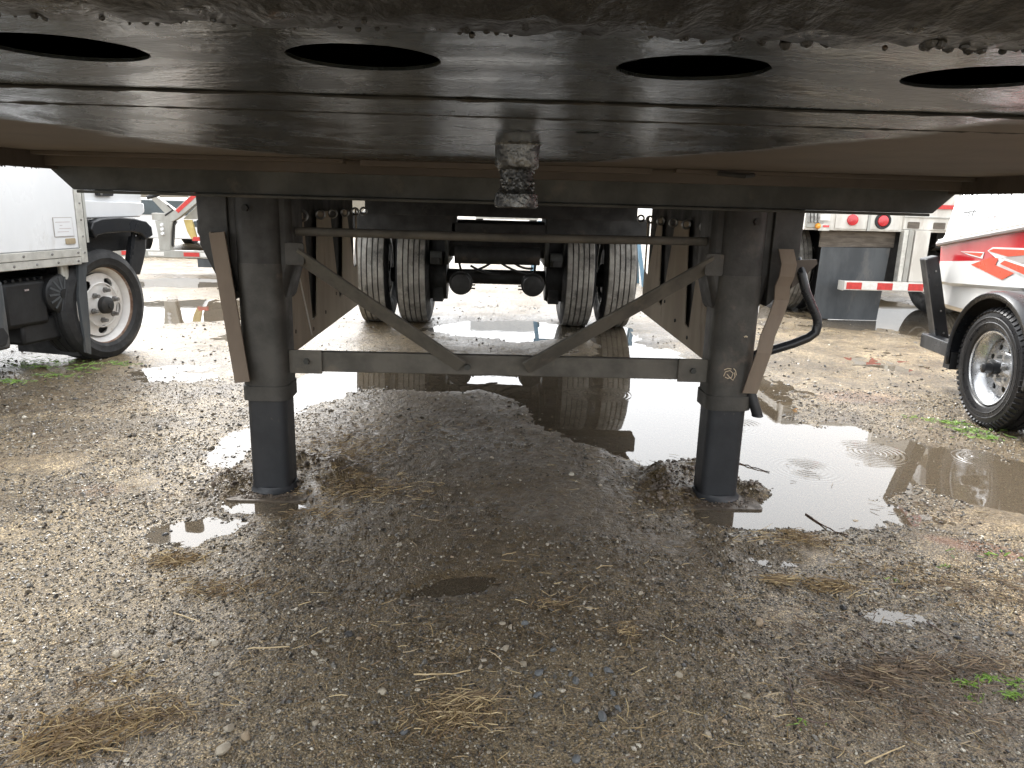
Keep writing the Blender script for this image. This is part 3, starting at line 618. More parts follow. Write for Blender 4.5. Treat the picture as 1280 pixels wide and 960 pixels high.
MB().box(X-.03, X-.002, -.05, -.03, .78, 1.6).build('corner_channel', 'grey', bd)
pl = MB().poly([(-.300, .822), (-.150, .822), (-.156, .938), (-.300, .938)], (), .002, lambda u, v, q: (X+.001+q, u, v)).build('placard_frame', 'vinyl_grey', bd)
MB().poly([(-.296, .826), (-.154, .826), (-.159, .934), (-.296, .934)], (), .001, lambda u, v, q: (X+.0035+q, u, v)).build('placard', 'white', pl)
for k, (a, c) in enumerate(((-.285, -.175), (-.255, -.235), (-.26, -.17), (-.275, -.19))): MB().box(X+.0045, X+.0052, a, c, .908-.019*k, .911-.019*k).build('print_line', 'pale_ink', pl)
MB().poly(rrect(-.222, -.148, .778, .812, .006, 3), (), .006, lambda u, v, q: (X+.001+q, u, v)).build('data_plate', 'tag', bd, bevel=.001)
# cab
cab = MB().poly([(-.03, .92), (.53, .925), (.56, .94), (.58, 1.2), (.56, 1.55), (.45, 2.2), (-.03, 2.2)], (), 1.9, lambda u, v, q: (-.02-q, u, v)).build('cab', 'white', B, bevel=.03)
MB().poly([(.0, .925), (.5, .925), (.56, .96), (.56, 1.02), (.0, 1.035)], (), .02, lambda u, v, q: (-.018+q, u, v)).build('sill_panel', 'white', cab, bevel=.01)
hnd = MB().poly(rrect(.13, .27, 1.065, 1.11, .012, 4), (), .02, lambda u, v, q: (-.015+q, u, v)).build('door_handle', 'black', cab, bevel=.006)
MB().lathe([(0, .010), (.004, .009), (.005, 0)], (.006, .16, 1.078), 'x', 10).build('door_lock', 'steel', hnd)
MB().poly([(.0, 1.35), (.55, 1.35), (.42, 1.95), (.0, 1.95)], (), .01, lambda u, v, q: (-.022+q, u, v)).build('side_window', 'glass', cab)
MB().box(.05, .2, .62, .68, 1.09, 1.5).build('mirror', 'black', B, bevel=.02)
MB().tube([(.12, .62, 1.15), (.05, .64, 1.08), (-.03, .64, 1.06)], .015, 8).build('mirror_arm', 'black', B)
# black fender flare: band along an arch, and rear-side flap of the arch
arch = [(-.0, .86), (.02, .905), (.10, .925), (.25, .93), (.40, .92), (.51, .90), (.56, .86), (.565, .80)]
b = MB(); n = len(arch)
inn = [(.03, .80), (.05, .82), (.12, .83), (.25, .832), (.38, .83), (.45, .815), (.48, .79), (.485, .77)]
vs = []; 
for xo in (.0, .055, .02):
    pass
b.poly(arch+inn[::-1], (), .06, lambda u, v, q: (-.012+q, u, v)); b.build('fender_flare', 'black_gloss', B, bevel=.012)
b = MB(); b.poly([(.47, .80), (.56, .80), (.545, .70), (.50, .60), (.46, .53), (.36, .55), (.37, .62), (.40, .72), (.43, .80)], (), .05, lambda u, v, q: (-.05+q, u, v)); b.build('fender_lip', 'black', B, bevel=.01)
b = MB(); b.bar((-.0, .43, .83), (-.01, .37, .57), .03, .012, (1, 0, 0)); b.build('inner_brace', 'black_gloss', B)
MB().box(-1.9, -.08, -.02, .56, .70, .90).build('wheel_well', 'black', B)
MB().box(-1.9, -.28, .50, .54, .55, .90).build('wheel_well', 'black', B)
MB().box(-1.9, -.30, -.12, -.08, .15, .65).build('wheel_well', 'black', B)
wl = MB().lathe([(-.2, .05), (-.2, .208), (.0, .208), (.0, .05)], (0, 0, 0), 'x', 24).build('wheel', 'frame_dark', B); wl.location = (-.10, .11, .362)
pr = [(-.10, .25), (-.115, .27), (-.125, .31), (-.112, .345), (-.085, .365)]
pr += [(-.06, .368), (-.058, .358), (-.05, .358), (-.048, .3695), (-.003, .37), (-.001, .36), (.007, .36), (.009, .37), (.05, .368), (.052, .358), (.06, .358), (.062, .367), (.088, .364), (.112, .345), (.125, .31), (.118, .29), (.115, .27), (.10, .25)]
tyre('tyre', pr, wl, 'rubber', None, 72)
rm = disc_rim(wl, .252, .17, 5, .028, .165, 'rim_white', ('rim_white', 'rim_rust'), dish=.035, hub=.058, nuts=6, side=1, hole_ry=.042, nut_r=.100, off=.35, inset=.035)
MB().lathe([(.068, .140), (.072, .144), (.068, .150)], (0, 0, 0), 'x', 48).build('pressed_ring', 'rim_white', rm)
MB().poly([(-.12, .665), (-.045, .74), (-.035, .72), (-.075, .55), (-.085, .25), (-.10, .07), (-.135, .09), (-.15, .45)], (), .02, lambda u, v, q: (.015+q, u, v)).build('mud_flap', 'flap', B)
MB().box(-.5, -.03, -.13, -.105, .06, .6).build('mud_flap', 'rubber', B)
tk = MB().lathe([(-.55, 0), (-.55, .10), (-.53, .12), (-.04, .12), (-.02, .118), (-.005, .10), (.0, .03), (.006, .03), (.006, 0)], (-.0, -.225, .475), 'x', 36); tk = tk.build('air_cleaner', 'black', B, smooth=40)
for k in range(14):
    a = 2*PI*k/14; MB().bar((-.001, -.225+.03*math.cos(a), .475+.03*math.sin(a)), (-.006, -.225+.105*math.cos(a), .475+.105*math.sin(a)), .012, .006, (1, 0, 0)).build('rib', 'flap', tk)
tb = MB().box(-.65, -.04, -.62, -.30, .30, .58).build('fuel_tank', 'black', B, bevel=.03)
for k in range(6): MB().box(-.6, -.035, -.60+.05*k, -.585+.05*k, .575, .59).build('ridge', 'black_gloss', tb)
MB().box(-.041, -.036, -.47, -.44, .515, .525).build('tank_tag', 'pale_ink', tb)
MB().box(-.6, -.06, -.50, -.16, .19, .345).build('battery_box', 'black', B, bevel=.02)
MB().tube([(-.03, -.18, .64), (-.03, -.18, .56)], .03, 16).build('filler_neck', 'alu', B)
st = MB().box(-.5, .02, -1.2, -.655, .21, .60).build('tool_locker', 'flap', B, bevel=.02)
MB().poly([(-1.15, .24), (-.70, .24), (-.675, .29), (-.70, .34), (-1.15, .36)], (), .01, lambda u, v, q: (.022+q, u, v)).build('step_recess', 'black', st, bevel=.004)
for x in (-.4, -1.5): MB().box(x-.05, x+.05, -4.6, .45, .52, .65).build('chassis_rail', 'frame_dark', B)
for x, y in ((-1.95, .11), (-.2, -3.6), (-1.8, -3.6)):
    w2 = dup(wl, loc=(x, y, .362), parent=B)

# ------------------------------------------------------------------ gooseneck trailer far left
G = thing('gooseneck_trailer', 'grey gooseneck trailer with red and white tape far behind the box truck', 'trailer', (-4.5, 10.35, 0))
o = (-4.5, 10.35)
fr = lambda x, z: (x, z)   # local x = world+4.5
k = .9
def gx(wx): return (wx+.03)*k-.03+4.5
def gz_(wz): return 1.11-(1.11-wz)*k
def gp(pts, t, m, nm, y0=0, par=G, bv=.004): return MB().poly([(gx(a), gz_(c)) for a, c in pts], (), t, lambda u, v, q: (u, y0+q, v)).build(nm, m, par, bevel=bv)
rl = gp([(-6.2, .125), (-3.4, .13), (-3.4, .235), (-6.2, .232)], .10, 'grey', 'deck_rail')
for a in (-4.77, -3.95, -5.7): gp([(a, .15), (a+.235, .15), (a+.235, .21), (a, .21)], .003, 'red_tape', 'reflective_tape', -.004, rl, 0)
for a in (-4.52, -5.3): gp([(a, .15), (a+.235, .15), (a+.235, .21), (a, .21)], .003, 'white_tape', 'reflective_tape', -.004, rl, 0)
ps = gp([(-5.13, .235), (-4.97, .235), (-4.94, .50), (-4.90, .67), (-5.16, .67), (-5.13, .45)], .12, 'grey', 'neck_post')
for z in (.61, .545, .48): MB().lathe([(-.02, 0), (-.02, .02), (0, .026)], (gx(-5.06), 0, gz_(z)), 'y', 12).build('light_lens', 'white', ps)
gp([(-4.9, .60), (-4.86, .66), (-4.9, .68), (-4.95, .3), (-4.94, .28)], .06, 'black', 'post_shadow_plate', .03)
nk = gp([(-5.2, .68), (-4.90, .66), (-4.80, .72), (-4.45, 1.0), (-4.2, 1.08), (-4.2, 1.2), (-4.5, 1.15), (-4.85, .83), (-5.15, 1.05), (-5.2, 1.0), (-5.0, .78), (-5.2, .78)], .10, 'grey', 'gooseneck')
gp([(-4.84, .83), (-4.52, 1.11), (-4.49, 1.06), (-4.80, .79)], .003, 'red_tape', 'reflective_tape', -.004, nk, 0)
gp([(-4.8, .70), (-3.6, .70), (-3.6, 1.15), (-4.35, 1.1), (-4.5, .98)], .10, 'grey', 'neck_plate', .14)
gp([(-4.78, .69), (-4.66, .69), (-4.62, .50), (-4.60, .40), (-4.68, .40), (-4.74, .52)], .05, 'yellow', 'yellow_bracket', .1)
gp([(-4.66, .38), (-4.50, .38), (-4.50, .44), (-4.64, .44)], .05, 'red_tape', 'marker_light', .07)
gp([(-4.62, .69), (-3.6, .69), (-3.6, .30), (-4.52, .30), (-4.62, .5)], .3, 'black', 'tool_box', .16, bv=.02)
MB().tube([(gx(-5.0), 0, gz_(.75)), (gx(-4.88), 0, gz_(.83)), (gx(-4.95), 0, gz_(.9))], .012, 8).build('safety_hook', 'black', G)
fl = gp([(-4.58, -.01), (-3.9, -.01), (-3.9, .12), (-4.58, .12)], .02, 'flap', 'mud_flap', .02)
wg = MB().lathe([(-.13, .2), (-.14, .32), (-.11, .37), (.11, .37), (.14, .32), (.13, .2), (-.13, .2)], (0, 0, 0), 'x', 40).build('wheel', 'rubber', G); wg.location = (gx(-4.05), .45, .365)
dup(wg, loc=(gx(-3.7), .45, .365), parent=G)
# covered pale car behind it
C = thing('parked_car', 'pale car with a wide windscreen parked beyond the gooseneck trailer rail', 'car', (-5.9, 13.6, 0), 0)
bb = MB().poly([(-.9, .28), (.9, .28), (.93, .55), (.72, .68), (.55, .98), (-.55, .98), (-.72, .68), (-.93, .55)], (), 3.6, lambda u, v, q: (u, q, v)).build('body', 'white', C, bevel=.06)
MB().poly([(-.66, .69), (.66, .69), (.52, .94), (-.52, .94)], (), .02, lambda u, v, q: (u, -.012+q, v)).build('windscreen', 'glass', C, bevel=.004)
for x in (-.62, .62): MB().poly(rrect(x-.14, x+.14, .5, .6, .03, 3), (), .02, lambda u, v, q: (u, -.012+q, v)).build('headlight', 'glass', C)
for x in (-.8, .8):
    for y in (.7, 3.0): MB().lathe([(-.1, 0), (-.1, .2), (-.1, .31), (.1, .31), (.1, .2), (.1, 0)], (x, y, .31), 'x', 28).build('wheel', 'rubber', C)

# ------------------------------------------------------------------ parked white flatbed trailer on the right (rear face at y=7.5)
F_ = thing('parked_trailer', 'white flatbed trailer rear with round red lamps and black mud flap, right', 'trailer', (3.3, 7.5, 0))
fp = lambda pts, t, m, nm, y0=0, par=F_, bv=.004: MB().poly(pts, (), t, lambda u, v, q: (u, y0+q, v)).build(nm, m, par, bevel=bv)
bm_ = fp([(-.28, .905), (2.16, .915), (2.16, 1.13), (-.28, 1.12)], .12, 'white_dirty', 'rear_beam')
for a, c in ((.02, .34), (.37, .66)): fp([(a, .925), (c, .925), (c, 1.10), (a, 1.10)], .012, 'white_dirty', 'lamp_panel', -.012, bm_, .002)
MB().box(.343, .367, -.02, 0, .91, 1.12).build('divider', 'grey', bm_)
for x in (.188, .492):
    b = MB().lathe([(-.035, 0), (-.034, .03), (-.028, .052), (-.012, .056)], (x, 0, 1.012), 'y', 30).build('tail_lamp', 'red_lens', bm_)
    if x > .3: MB().lathe([(-.016, .056), (-.026, .060), (-.026, .078), (-.012, .082)], (x, 0, 1.012), 'y', 30).build('lamp_gasket', 'black', bm_)
fp([(-.27, .93), (-.10, .93), (-.10, 1.1), (-.27, 1.1)], .02, 'grey', 'side_bracket', -.02, bm_)
lp = fp([(-.17, 1.0), (-.045, 1.0), (-.045, 1.06), (-.17, 1.06)], .004, 'white_tape', 'number_plate', -.028, bm_, 0)
fp([(-.155, .90), (-.04, .90), (-.04, .965), (-.155, .965)], .01, 'alu', 'marker_bracket', -.035, bm_)
MB().lathe([(-.05, 0), (-.045, .02), (-.03, .03), (-.02, .03)], (-.155, 0, .945), 'y', 16).build('amber_marker', 'amber', bm_)
MB().box(-.11, -.05, -.043, -.036, .935, .955).build('red_marker', 'red_lens', bm_)
for k in range(4): MB().poly([(0, 0), (.02, 0), (.01, .09), (-.01, .09)], (), .02, lambda u, v, q, k=k: (-.27+.035*k+u, -.04+q, .98+v)).build('tarp_hook', 'steel', bm_)
for x, y in ((.60, 1.06),): pass
# upper panels on the right, sign-board like
rp_ = fp([(.70, .935), (2.3, .935), (2.3, 1.55), (.70, 1.55)], .08, 'white_dirty', 'tail_board', -.02)
for a in (.74, 1.0, 1.3): fp(rrect(a, a+.12, .945, 1.01, .01, 3), .004, 'board', 'socket', -.025, rp_, 0)
MB().box(.7, 2.3, -.03, -.021, 1.05, 1.06).build('crease', 'grey', rp_)
fp([(1.0, 1.14), (1.2, 1.14), (1.2, 1.18), (1.0, 1.18)], .01, 'red_tape', 'reflective_tape', -.034, rp_, 0)
fp([(-.06, .735), (.70, .75), (.70, .905), (-.06, .895)], .03, 'board', 'flap_board', .10)
mf = fp([(-.055, .004), (.625, .004), (.66, .745), (-.045, .735)], .012, 'flap', 'mud_flap', .085)
MB().box(.60, .80, .2, .5, .35, .9).build('suspension', 'frame_dark', F_)
MB().box(-.2, 2.1, 1.5, 1.62, .6, .9).build('suspension', 'frame_dark', F_)
ub = fp([(.12, .335), (2.1, .335), (2.1, .42), (.12, .42)], .09, 'white_dirty', 'underride_bar', -.16)
MB().box(.10, .122, -.165, -.065, .33, .425).build('bar_end', 'grey', ub, bevel=.004)
xx = .145
for k in range(12):
    w_ = .155; m_ = 'red_tape' if k % 2 == 0 else 'white_tape'; 
    MB().box(xx, xx+w_-.004, -.1635, -.1602, .345, .412).build('reflective_tape', m_, ub); xx += w_
for a, c, m_ in ((.70, .745, 'alu'), (.75, .80, 'grey'), (.815, .965, 'white_dirty'), (1.7, 1.85, 'white_dirty')): fp([(a, .42), (c, .42), (c, .93), (a, .93)], .08, m_, 'guard_post', -.06)
for y in (.95,):
    for x in (-.10, .24, 1.7, 2.05):
        dup(proto, loc=(x+.02, y, .49), parent=F_)
ax = MB().tube([(-.1, .95, .5), (2.0, .95, .5)], .06, 14).build('axle', 'frame_dark', F_)
MB().box(-.3, 2.16, .12, 6.5, 1.0, 1.12).build('deck', 'board', F_)
for x in (.55, 1.3): MB().box(x-.06, x+.06, .3, 6.4, .75, 1.0).build('main_beam', 'frame_dark', F_)
MB().box(-.3, -.27, .12, 6.5, .92, 1.14).build('side_rail', 'white_dirty', F_)
for x in (.5, 1.4): MB().box(x-.06, x+.06, 5.4, 5.55, .0, .8).build('landing_leg', 'frame', F_)
MB().poly([(0, 0), (.28, 0), (.28, .12), (0, .12)], (), .06, lambda u, v, q: (.98+u, .12+q, .50+v)).build('tail_light_cluster', 'red_lens', F_)

# ------------------------------------------------------------------ boat trailer and boat on the right
BT = thing('boat_trailer', 'black boat trailer with silver eight-hole wheel beside the puddle, right', 'trailer', (2.56, 3.75, 0), R(-5))
def galv_rim(parent, side):
    b = MB(); W = .15
    b.lathe([(side*(W/2+.008), .186), (side*(W/2+.012), .196), (side*(W/2+.002), .2), (side*(W/2-.006), .186), (side*(W/2-.025), .176), (side*(W/2-.045), .162), (side*(W/2-.075), .155), (side*(W/2-.06), .150), (-side*W/2, .15), (-side*W/2, .19)], (0, 0, 0), 'x', 64)
    rim = b.build('rim', 'galv', parent, smooth=50)
    fx = W/2-.055
    def f(u, v, q):
        r_ = math.hypot(u, v); return (side*(fx+.028*math.exp(-(r_/.085)**4)-q), u, v)
    holes = [circle(.113*math.cos(2*PI*(k+.5)/8), .113*math.sin(2*PI*(k+.5)/8), .0165, 16) for k in range(8)]
    b = MB(); b.poly(circle(0, 0, .150, 48), holes+[circle(0, 0, .088, 32)], .005, f); b.poly(circle(0, 0, .088, 32), [circle(0, 0, .03, 20)], .005, f)
    b.build('wheel_disc', 'galv', rim, smooth=40)
    MB().lathe([(side*(fx-.02), .036), (side*(fx+.06), .034), (side*(fx+.062), .028), (side*(fx+.10), .027), (side*(fx+.105), .02), (side*(fx+.105), 0)], (0, 0, 0), 'x', 24).build('hub_cap', 'black_gloss', rim, smooth=40)
    for k in range(5):
        a = 2*PI*k/5+.4; MB().lathe([(side*(fx+.02), .012), (side*(fx+.034), .011), (side*(fx+.045), .008), (side*(fx+.046), 0)], (0, .064*math.cos(a), .064*math.sin(a)), 'x', 6).build('lug_nut', 'steel', rim)
    for k in range(24):
        a = 2*PI*k/24; MB().lathe([(side*(fx+.001), .004), (side*(fx+.006), 0)], (0, .140*math.cos(a), .140*math.sin(a)), 'x', 6).build('rivet', 'steel', rim)
    return rim
bw = MB().lathe([(-.02, .03), (-.02, .09), (.08, .09), (.08, .03)], (0, 0, 0), 'x', 24).build('wheel', 'frame_dark', BT); bw.location = (.11, .045, .318)
pr = [(-.07, .195), (-.09, .21), (-.102, .25), (-.095, .29), (-.08, .306), (-.074, .316), (-.046, .320), (-.044, .311), (-.037, .311), (-.035, .321), (-.004, .322), (-.002, .312), (.005, .312), (.007, .322), (.036, .321), (.038, .311), (.045, .311), (.047, .320), (.075, .316), (.081, .306), (.095, .29), (.102, .25), (.09, .21), (.07, .195)]
ty = tyre('tyre', pr, bw, 'rubber_wet', None, 72)
b = MB()
for k in range(60):
    a = 2*PI*k/60
    for s_ in (-1, 1):
        p0 = (s_*.070, .318*math.cos(a), .318*math.sin(a)); p1 = (s_*.098, .294*math.cos(a+.02), .294*math.sin(a+.02)); b.bar(p0, p1, .018, .01, (0, math.cos(a), math.sin(a)))
kind(b.build('tread_lugs', 'rubber_wet', ty), 'stuff')
for r_ in (.262, .235): MB().lathe([(-.104, r_), (-.1055, r_+.004), (-.103, r_+.008)], (0, 0, 0), 'x', 64).build('sidewall_ring', 'rubber_wet', ty)
galv_rim(bw, -1)
# fender: an arched trough
b = MB(); pts = []
for i in range(25):
    t = R(-12+200*i/24); pts.append((.045+.385*math.cos(t), .335+.375*math.sin(t)))
pts = [p for p in pts if p[1] > .22]
for i in range(len(pts)-1):
    (y0, z0), (y1, z1) = pts[i], pts[i+1]
    prof = [(-.012, -.028), (-.016, 0), (.0, .010), (.03, .014), (.11, .016), (.19, .014), (.215, .008), (.225, -.02)]
    c = (.045, .335)
    def rad(y, z, d): dy, dz = y-c[0], z-c[1]; L_ = math.hypot(dy, dz); return (y+dy/L_*d, z+dz/L_*d)
    q0 = [(x, *rad(y0, z0, d)) for x, d in prof]; q1 = [(x, *rad(y1, z1, d)) for x, d in prof]; m_ = len(prof)
    b.add(q0+q1, [(j, j+1, m_+j+1, m_+j) for j in range(m_-1)])
fn_ = b.build('fender', 'black_gloss', BT, smooth=50, weld=True); sm = fn_.modifiers.new('solid', 'SOLIDIFY'); sm.thickness = .004
MB().box(.10, .18, -3.6, 1.0, .255, .345).build('frame_rail', 'black_gloss', BT, bevel=.006)
MB().box(.0, .11, .40, .47, .23, .33).build('fender_stay', 'black', BT)
MB().box(.10, 2.2, .93, 1.0, .256, .34).build('rear_crossbar', 'black_gloss', BT, bevel=.006)
MB().tube([(.1, .045, .318), (2.1, .045, .318)], .03, 12).build('axle', 'black', BT)
gp_ = MB(); gp_.bar((.055, .965, .835), (.225, .965, .24), .085, .085, (0, 1, 0)); gp_ = gp_.build('guide_post', 'black', BT, bevel=.01)
MB().bar((.018, .918, .82), (.165, .918, .30), .012, .02, (0, 1, 0)).build('post_cover_seam', 'black_gloss', gp_)
for z, x in ((.75, .09), (.50, .16), (.36, .20)): MB().lathe([(-.008, 0), (-.006, .006), (0, .007)], (x, .921, z), 'y', 8).build('bolt', 'steel', gp_)
MB().box(.185, .245, .898, .922, .245, .30).build('marker_lamp', 'red_lens', BT, bevel=.004)
MB().box(.30, .35, .85, .90, .345, .43).build('marker_lamp', 'red_lens', BT, bevel=.004)
for y in (.75, .6): MB().bar((.62, y, .30), (.55, y+.02, .62), .04, .03, (0, 1, 0)).build('bunk_post', 'black', BT)
MB().box(.48, .60, -2.8, .9, .42, .5).build('bunk_board', 'board', BT)
MB().tube([(.14, -3.5, .3), (1.15, -5.2, .35), (1.15, -5.9, .4)], .04, 8).build('drawbar', 'black_gloss', BT)
MB().box(2.12, 2.2, -3.6, 1.0, .255, .345).build('frame_rail', 'black_gloss', BT, bevel=.006)
w2 = dup(bw, loc=(2.2, .045, .318), parent=BT)
MB().box(.3, 2.0, -1.8, -1.74, .26, .34).build('cross_tube', 'black', BT)

BO = thing('motor_boat', 'red and white motor boat with angular graphics resting on black trailer', 'boat', (2.56, 3.75, 0), R(-5))
st_ = [1.05, .9, .6, .3, 0, -.4, -.9, -1.5, -2.1, -2.7, -3.3, -3.8, -4.15, -4.3]
def bw_(y): return 1.0 if y > -1.2 else max(.02, math.sqrt(max(0, 1-((-1.2-y)/3.12)**2.2)))
def rail_z(y): t = .95-y; return .925+.148*min(t, 1.2)+.11*max(0, t-1.2)
CX = 1.15
def sec(y):
    w_ = bw_(y); zr = rail_z(y); bow = max(0, -1.5-y)*.12
    if y > 1.0: w_ -= .008
    zc = .66+.075*max(0, .95-y)*.9+bow; zred = .70+.15*(.95-y)*(.78)+bow*.8 if False else .822-.0+.082*(1.1-y)
    zred = .80+.082*(1.1-y)*1.0
    zred = min(zred, zr-.05)
    return [(0, .44+bow*1.6), (w_*.45, .47+bow*1.4), (w_*.90, .505+bow*1.1), (w_*.945, .54+bow), (w_*.955, zc), (w_*.985, zc+.02), (w_*.99, zred), (w_, zr-.012), (w_*1.004, zr+.02), (w_*.985, zr+.06), (w_*.955, zr+.26), (w_*.90, zr+.33), (w_*.6, zr+.37), (0, zr+.40)]
b = MB(); secs = []
for y in st_: 
    s_ = sec(y); secs.append([(CX-x, y, z) for x, z in s_]+[(CX+x, y, z) for x, z in s_[-2::-1]])
m_ = len(secs[0]); b.v = [p for q in secs for p in q]
half = len(sec(0))
for i in range(len(secs)-1):
    for j in range(m_-1):
        b.f.append((i*m_+j, i*m_+j+1, (i+1)*m_+j+1, (i+1)*m_+j)); jj = j if j < half-1 else m_-2-j
        b.mi.append(1 if jj == 6 else 0)
b.f.append(tuple(range(m_))); b.mi.append(0)
hull = b.build('hull', ['boat_white', 'boat_red'], BO, smooth=32)
b = MB()
pts = [(CX-bw_(y)*1.004-.006, y, rail_z(y)+.004) for y in st_]
b.tube(pts, .017, 8); b.build('rub_rail', 'vinyl_grey', BO)
b = MB(); b.tube([(p[0]+.0, p[1], p[2]+.02) for p in pts], .008, 6); b.build('rail_insert', 'alu', BO)
def gfx(pts, m, nm, lift=.0): 
    # hull side is the quad strip between red line and rail / chine and red line
    def fx(y, z, q):
        s_ = sec(y); 
        for (xa, za), (xb, zb) in zip(s_[5:8], s_[6:9]):
            if z <= zb: break
        t = (z-za)/(zb-za); return (CX-(xa+(xb-xa)*t)-.002-lift-q, y, z)
    MB().poly(pts, (), .001, fx).build(nm, m, BO)
def shr(p, k): cx = sum(a for a, _ in p)/len(p); cy = sum(c for _, c in p)/len(p); return [(cx+(a-cx)*k, cy+(c-cy)*k) for a, c in p]
loz = [(.657, .815), (.456, .873), (.382, .871), (.405, .832), (.22, .805), (.322, .759)]
bar_ = [(.358, .843), (.318, .865), (.05, .835), (-.3, .84), (-.3, .81), (.09, .80)]
upp = [(.485, .905), (.440, .920), (.05, .935), (-.2, .945), (.294, .887)]
gry = [(.363, .872), (.294, .886), (-.1, .935), (-.4, .93), (-.1, .865), (.241, .86)]
sml = [(.771, .881), (.542, .889), (.569, .866), (.696, .876)]
gfx([(.79, .884), (.53, .896), (.545, .858), (.70, .868)], 'boat_white', 'graphic_outline')
gfx([(.50, .905), (.45, .928), (-.2, .955), (-.42, .94), (.29, .873), (.36, .852)], 'boat_white', 'graphic_outline')
gfx(gry, 'vinyl_grey', 'graphic_grey', .0015)
gfx(loz, 'orange_red', 'graphic_red', .0015)
gfx([(.385, .842), (.325, .876), (.04, .846), (-.3, .85), (-.3, .80), (.08, .79)], 'boat_white', 'graphic_outline', .0030)
gfx(bar_, 'orange_red', 'graphic_red', .0045)
gfx(upp, 'orange_red', 'graphic_red', .0030)
gfx(sml, 'orange_red', 'graphic_red', .0015)
# hull number strokes and faint script on the topside
def top_x(y, z):
    s_ = sec(y); (xa, za), (xb, zb) = s_[9], s_[10]; t = (z-za)/(zb-za); return CX-(xa+(xb-xa)*t)-.003
def stroke(pl_, r_, m, nm): MB().tube([(top_x(y, z), y, z) for y, z in pl_], r_, 5).build(nm, m, BO)
stroke([(.89, 1.112), (.83, 1.118), (.755, 1.128), (.745, 1.117)], .0022, 'ink', 'hull_marking')
stroke([(.825, 1.115), (.81, 1.105), (.822, 1.093), (.812, 1.092)], .0022, 'ink', 'hull_marking')
stroke([(.765, 1.122), (.775, 1.105), (.765, 1.09)], .0022, 'ink', 'hull_marking')
stroke([(.60, 1.085), (.56, 1.10), (.52, 1.098), (.505, 1.11), (.53, 1.085), (.49, 1.095)], .002, 'pale_ink', 'hull_script')
stroke([(.46, 1.10), (.38, 1.118), (.30, 1.128), (.2, 1.15)], .0015, 'pale_ink', 'hull_script')
for y in (.55, .47, .4): stroke([(y, 1.142), (y-.008, 1.15), (y-.012, 1.142)], .0012, 'pale_ink', 'hull_script')

# ------------------------------------------------------------------ far things
def sawhorse():
    t = thing('step_trestle', 'pale blue steel trestle standing behind the trailer wheels', 'trestle', (.62, 10.4, 0))
    for x in (-.05, 1.25):
        for y in (-.25, .25): MB().bar((x+(.12 if x > 0 else -.12)*1, y, 0), (x, y*.2, .8), .05, .05, (0, 1, 0)).build('leg', 'blue', t)
        MB().bar((x, -.18, .35), (x, .18, .35), .04, .04).build('rung', 'blue', t)
        MB().bar((x, -.10, .58), (x, .10, .58), .04, .04).build('rung', 'blue', t)
    MB().bar((-.1, 0, .82), (1.3, 0, .82), .08, .06).build('top_bar', 'blue', t)
sawhorse()
def far_box(name, label, cat, x, y, w_, l_, z0, z1, m, wheels=(), extra=None, rz=0):
    t = thing(name, label, cat, (x, y, 0), rz)
    MB().box(-w_/2, w_/2, 0, l_, z0, z1).build('body', m, t, bevel=.04)
    for (wx, wy, r_) in wheels: MB().lathe([(-.12, 0), (-.12, r_*.6), (-.13, r_*.8), (-.1, r_), (.1, r_), (.13, r_*.8), (.12, r_*.6), (.12, 0)], (wx, wy, r_), 'x', 28).build('wheel', 'rubber', t)
    if extra: extra(t)
    return t
def ex1(t):
    for k in range(26): MB().box(-.02+k*.95-11.8, .02+k*.95-11.8, -.03, 0, 0, 3.1).build('wall_batten', 'beige', t)
tw = thing('warehouse_wall', 'long low beige ribbed wall far behind the gooseneck trailer', 'wall', (-16, 24, 0), R(8))
MB().box(-12, 12, 0, .3, 0, 1.35).build('wall', 'beige', tw)
for k in range(26): MB().box(-11.95+k*.95-.02, -11.95+k*.95+.02, -.03, -.002, 0, 1.35).build('batten', 'grey', tw)
def ex2(t):
    MB().box(-1.2, 1.2, -.02, -.004, 1.15, 1.2).build('red_stripe', 'red_tape', t)
    MB().box(-1.1, 1.1, -.12, -.02, .45, .56).build('bumper', 'grey', t)
far_box('distant_trailer', 'white box trailer parked far away straight behind the flatbed', 'trailer', .3, 27, 2.5, 9, 1.0, 3.6, 'white', [(-1, 1.5, .5), (1, 1.5, .5)], ex2)
def ex3(t):
    MB().box(-.3, 2.2, -.03, -.004, 1.62, 1.72).build('red_stripe', 'red_tape', t)
far_box('storage_container', 'grey storage container far off between gooseneck trailer and flatbed', 'container', -9.5, 30, 6, 2.5, .15, 1.9, 'concrete', (), None, R(-10))
far_box('utility_trailer', 'white covered trailer standing beyond the parked flatbed rear', 'trailer', 7.6, 13.5, 2.4, 6, .6, 2.0, 'white', [(-1.1, 3, .35), (1.1, 3, .35)], None)

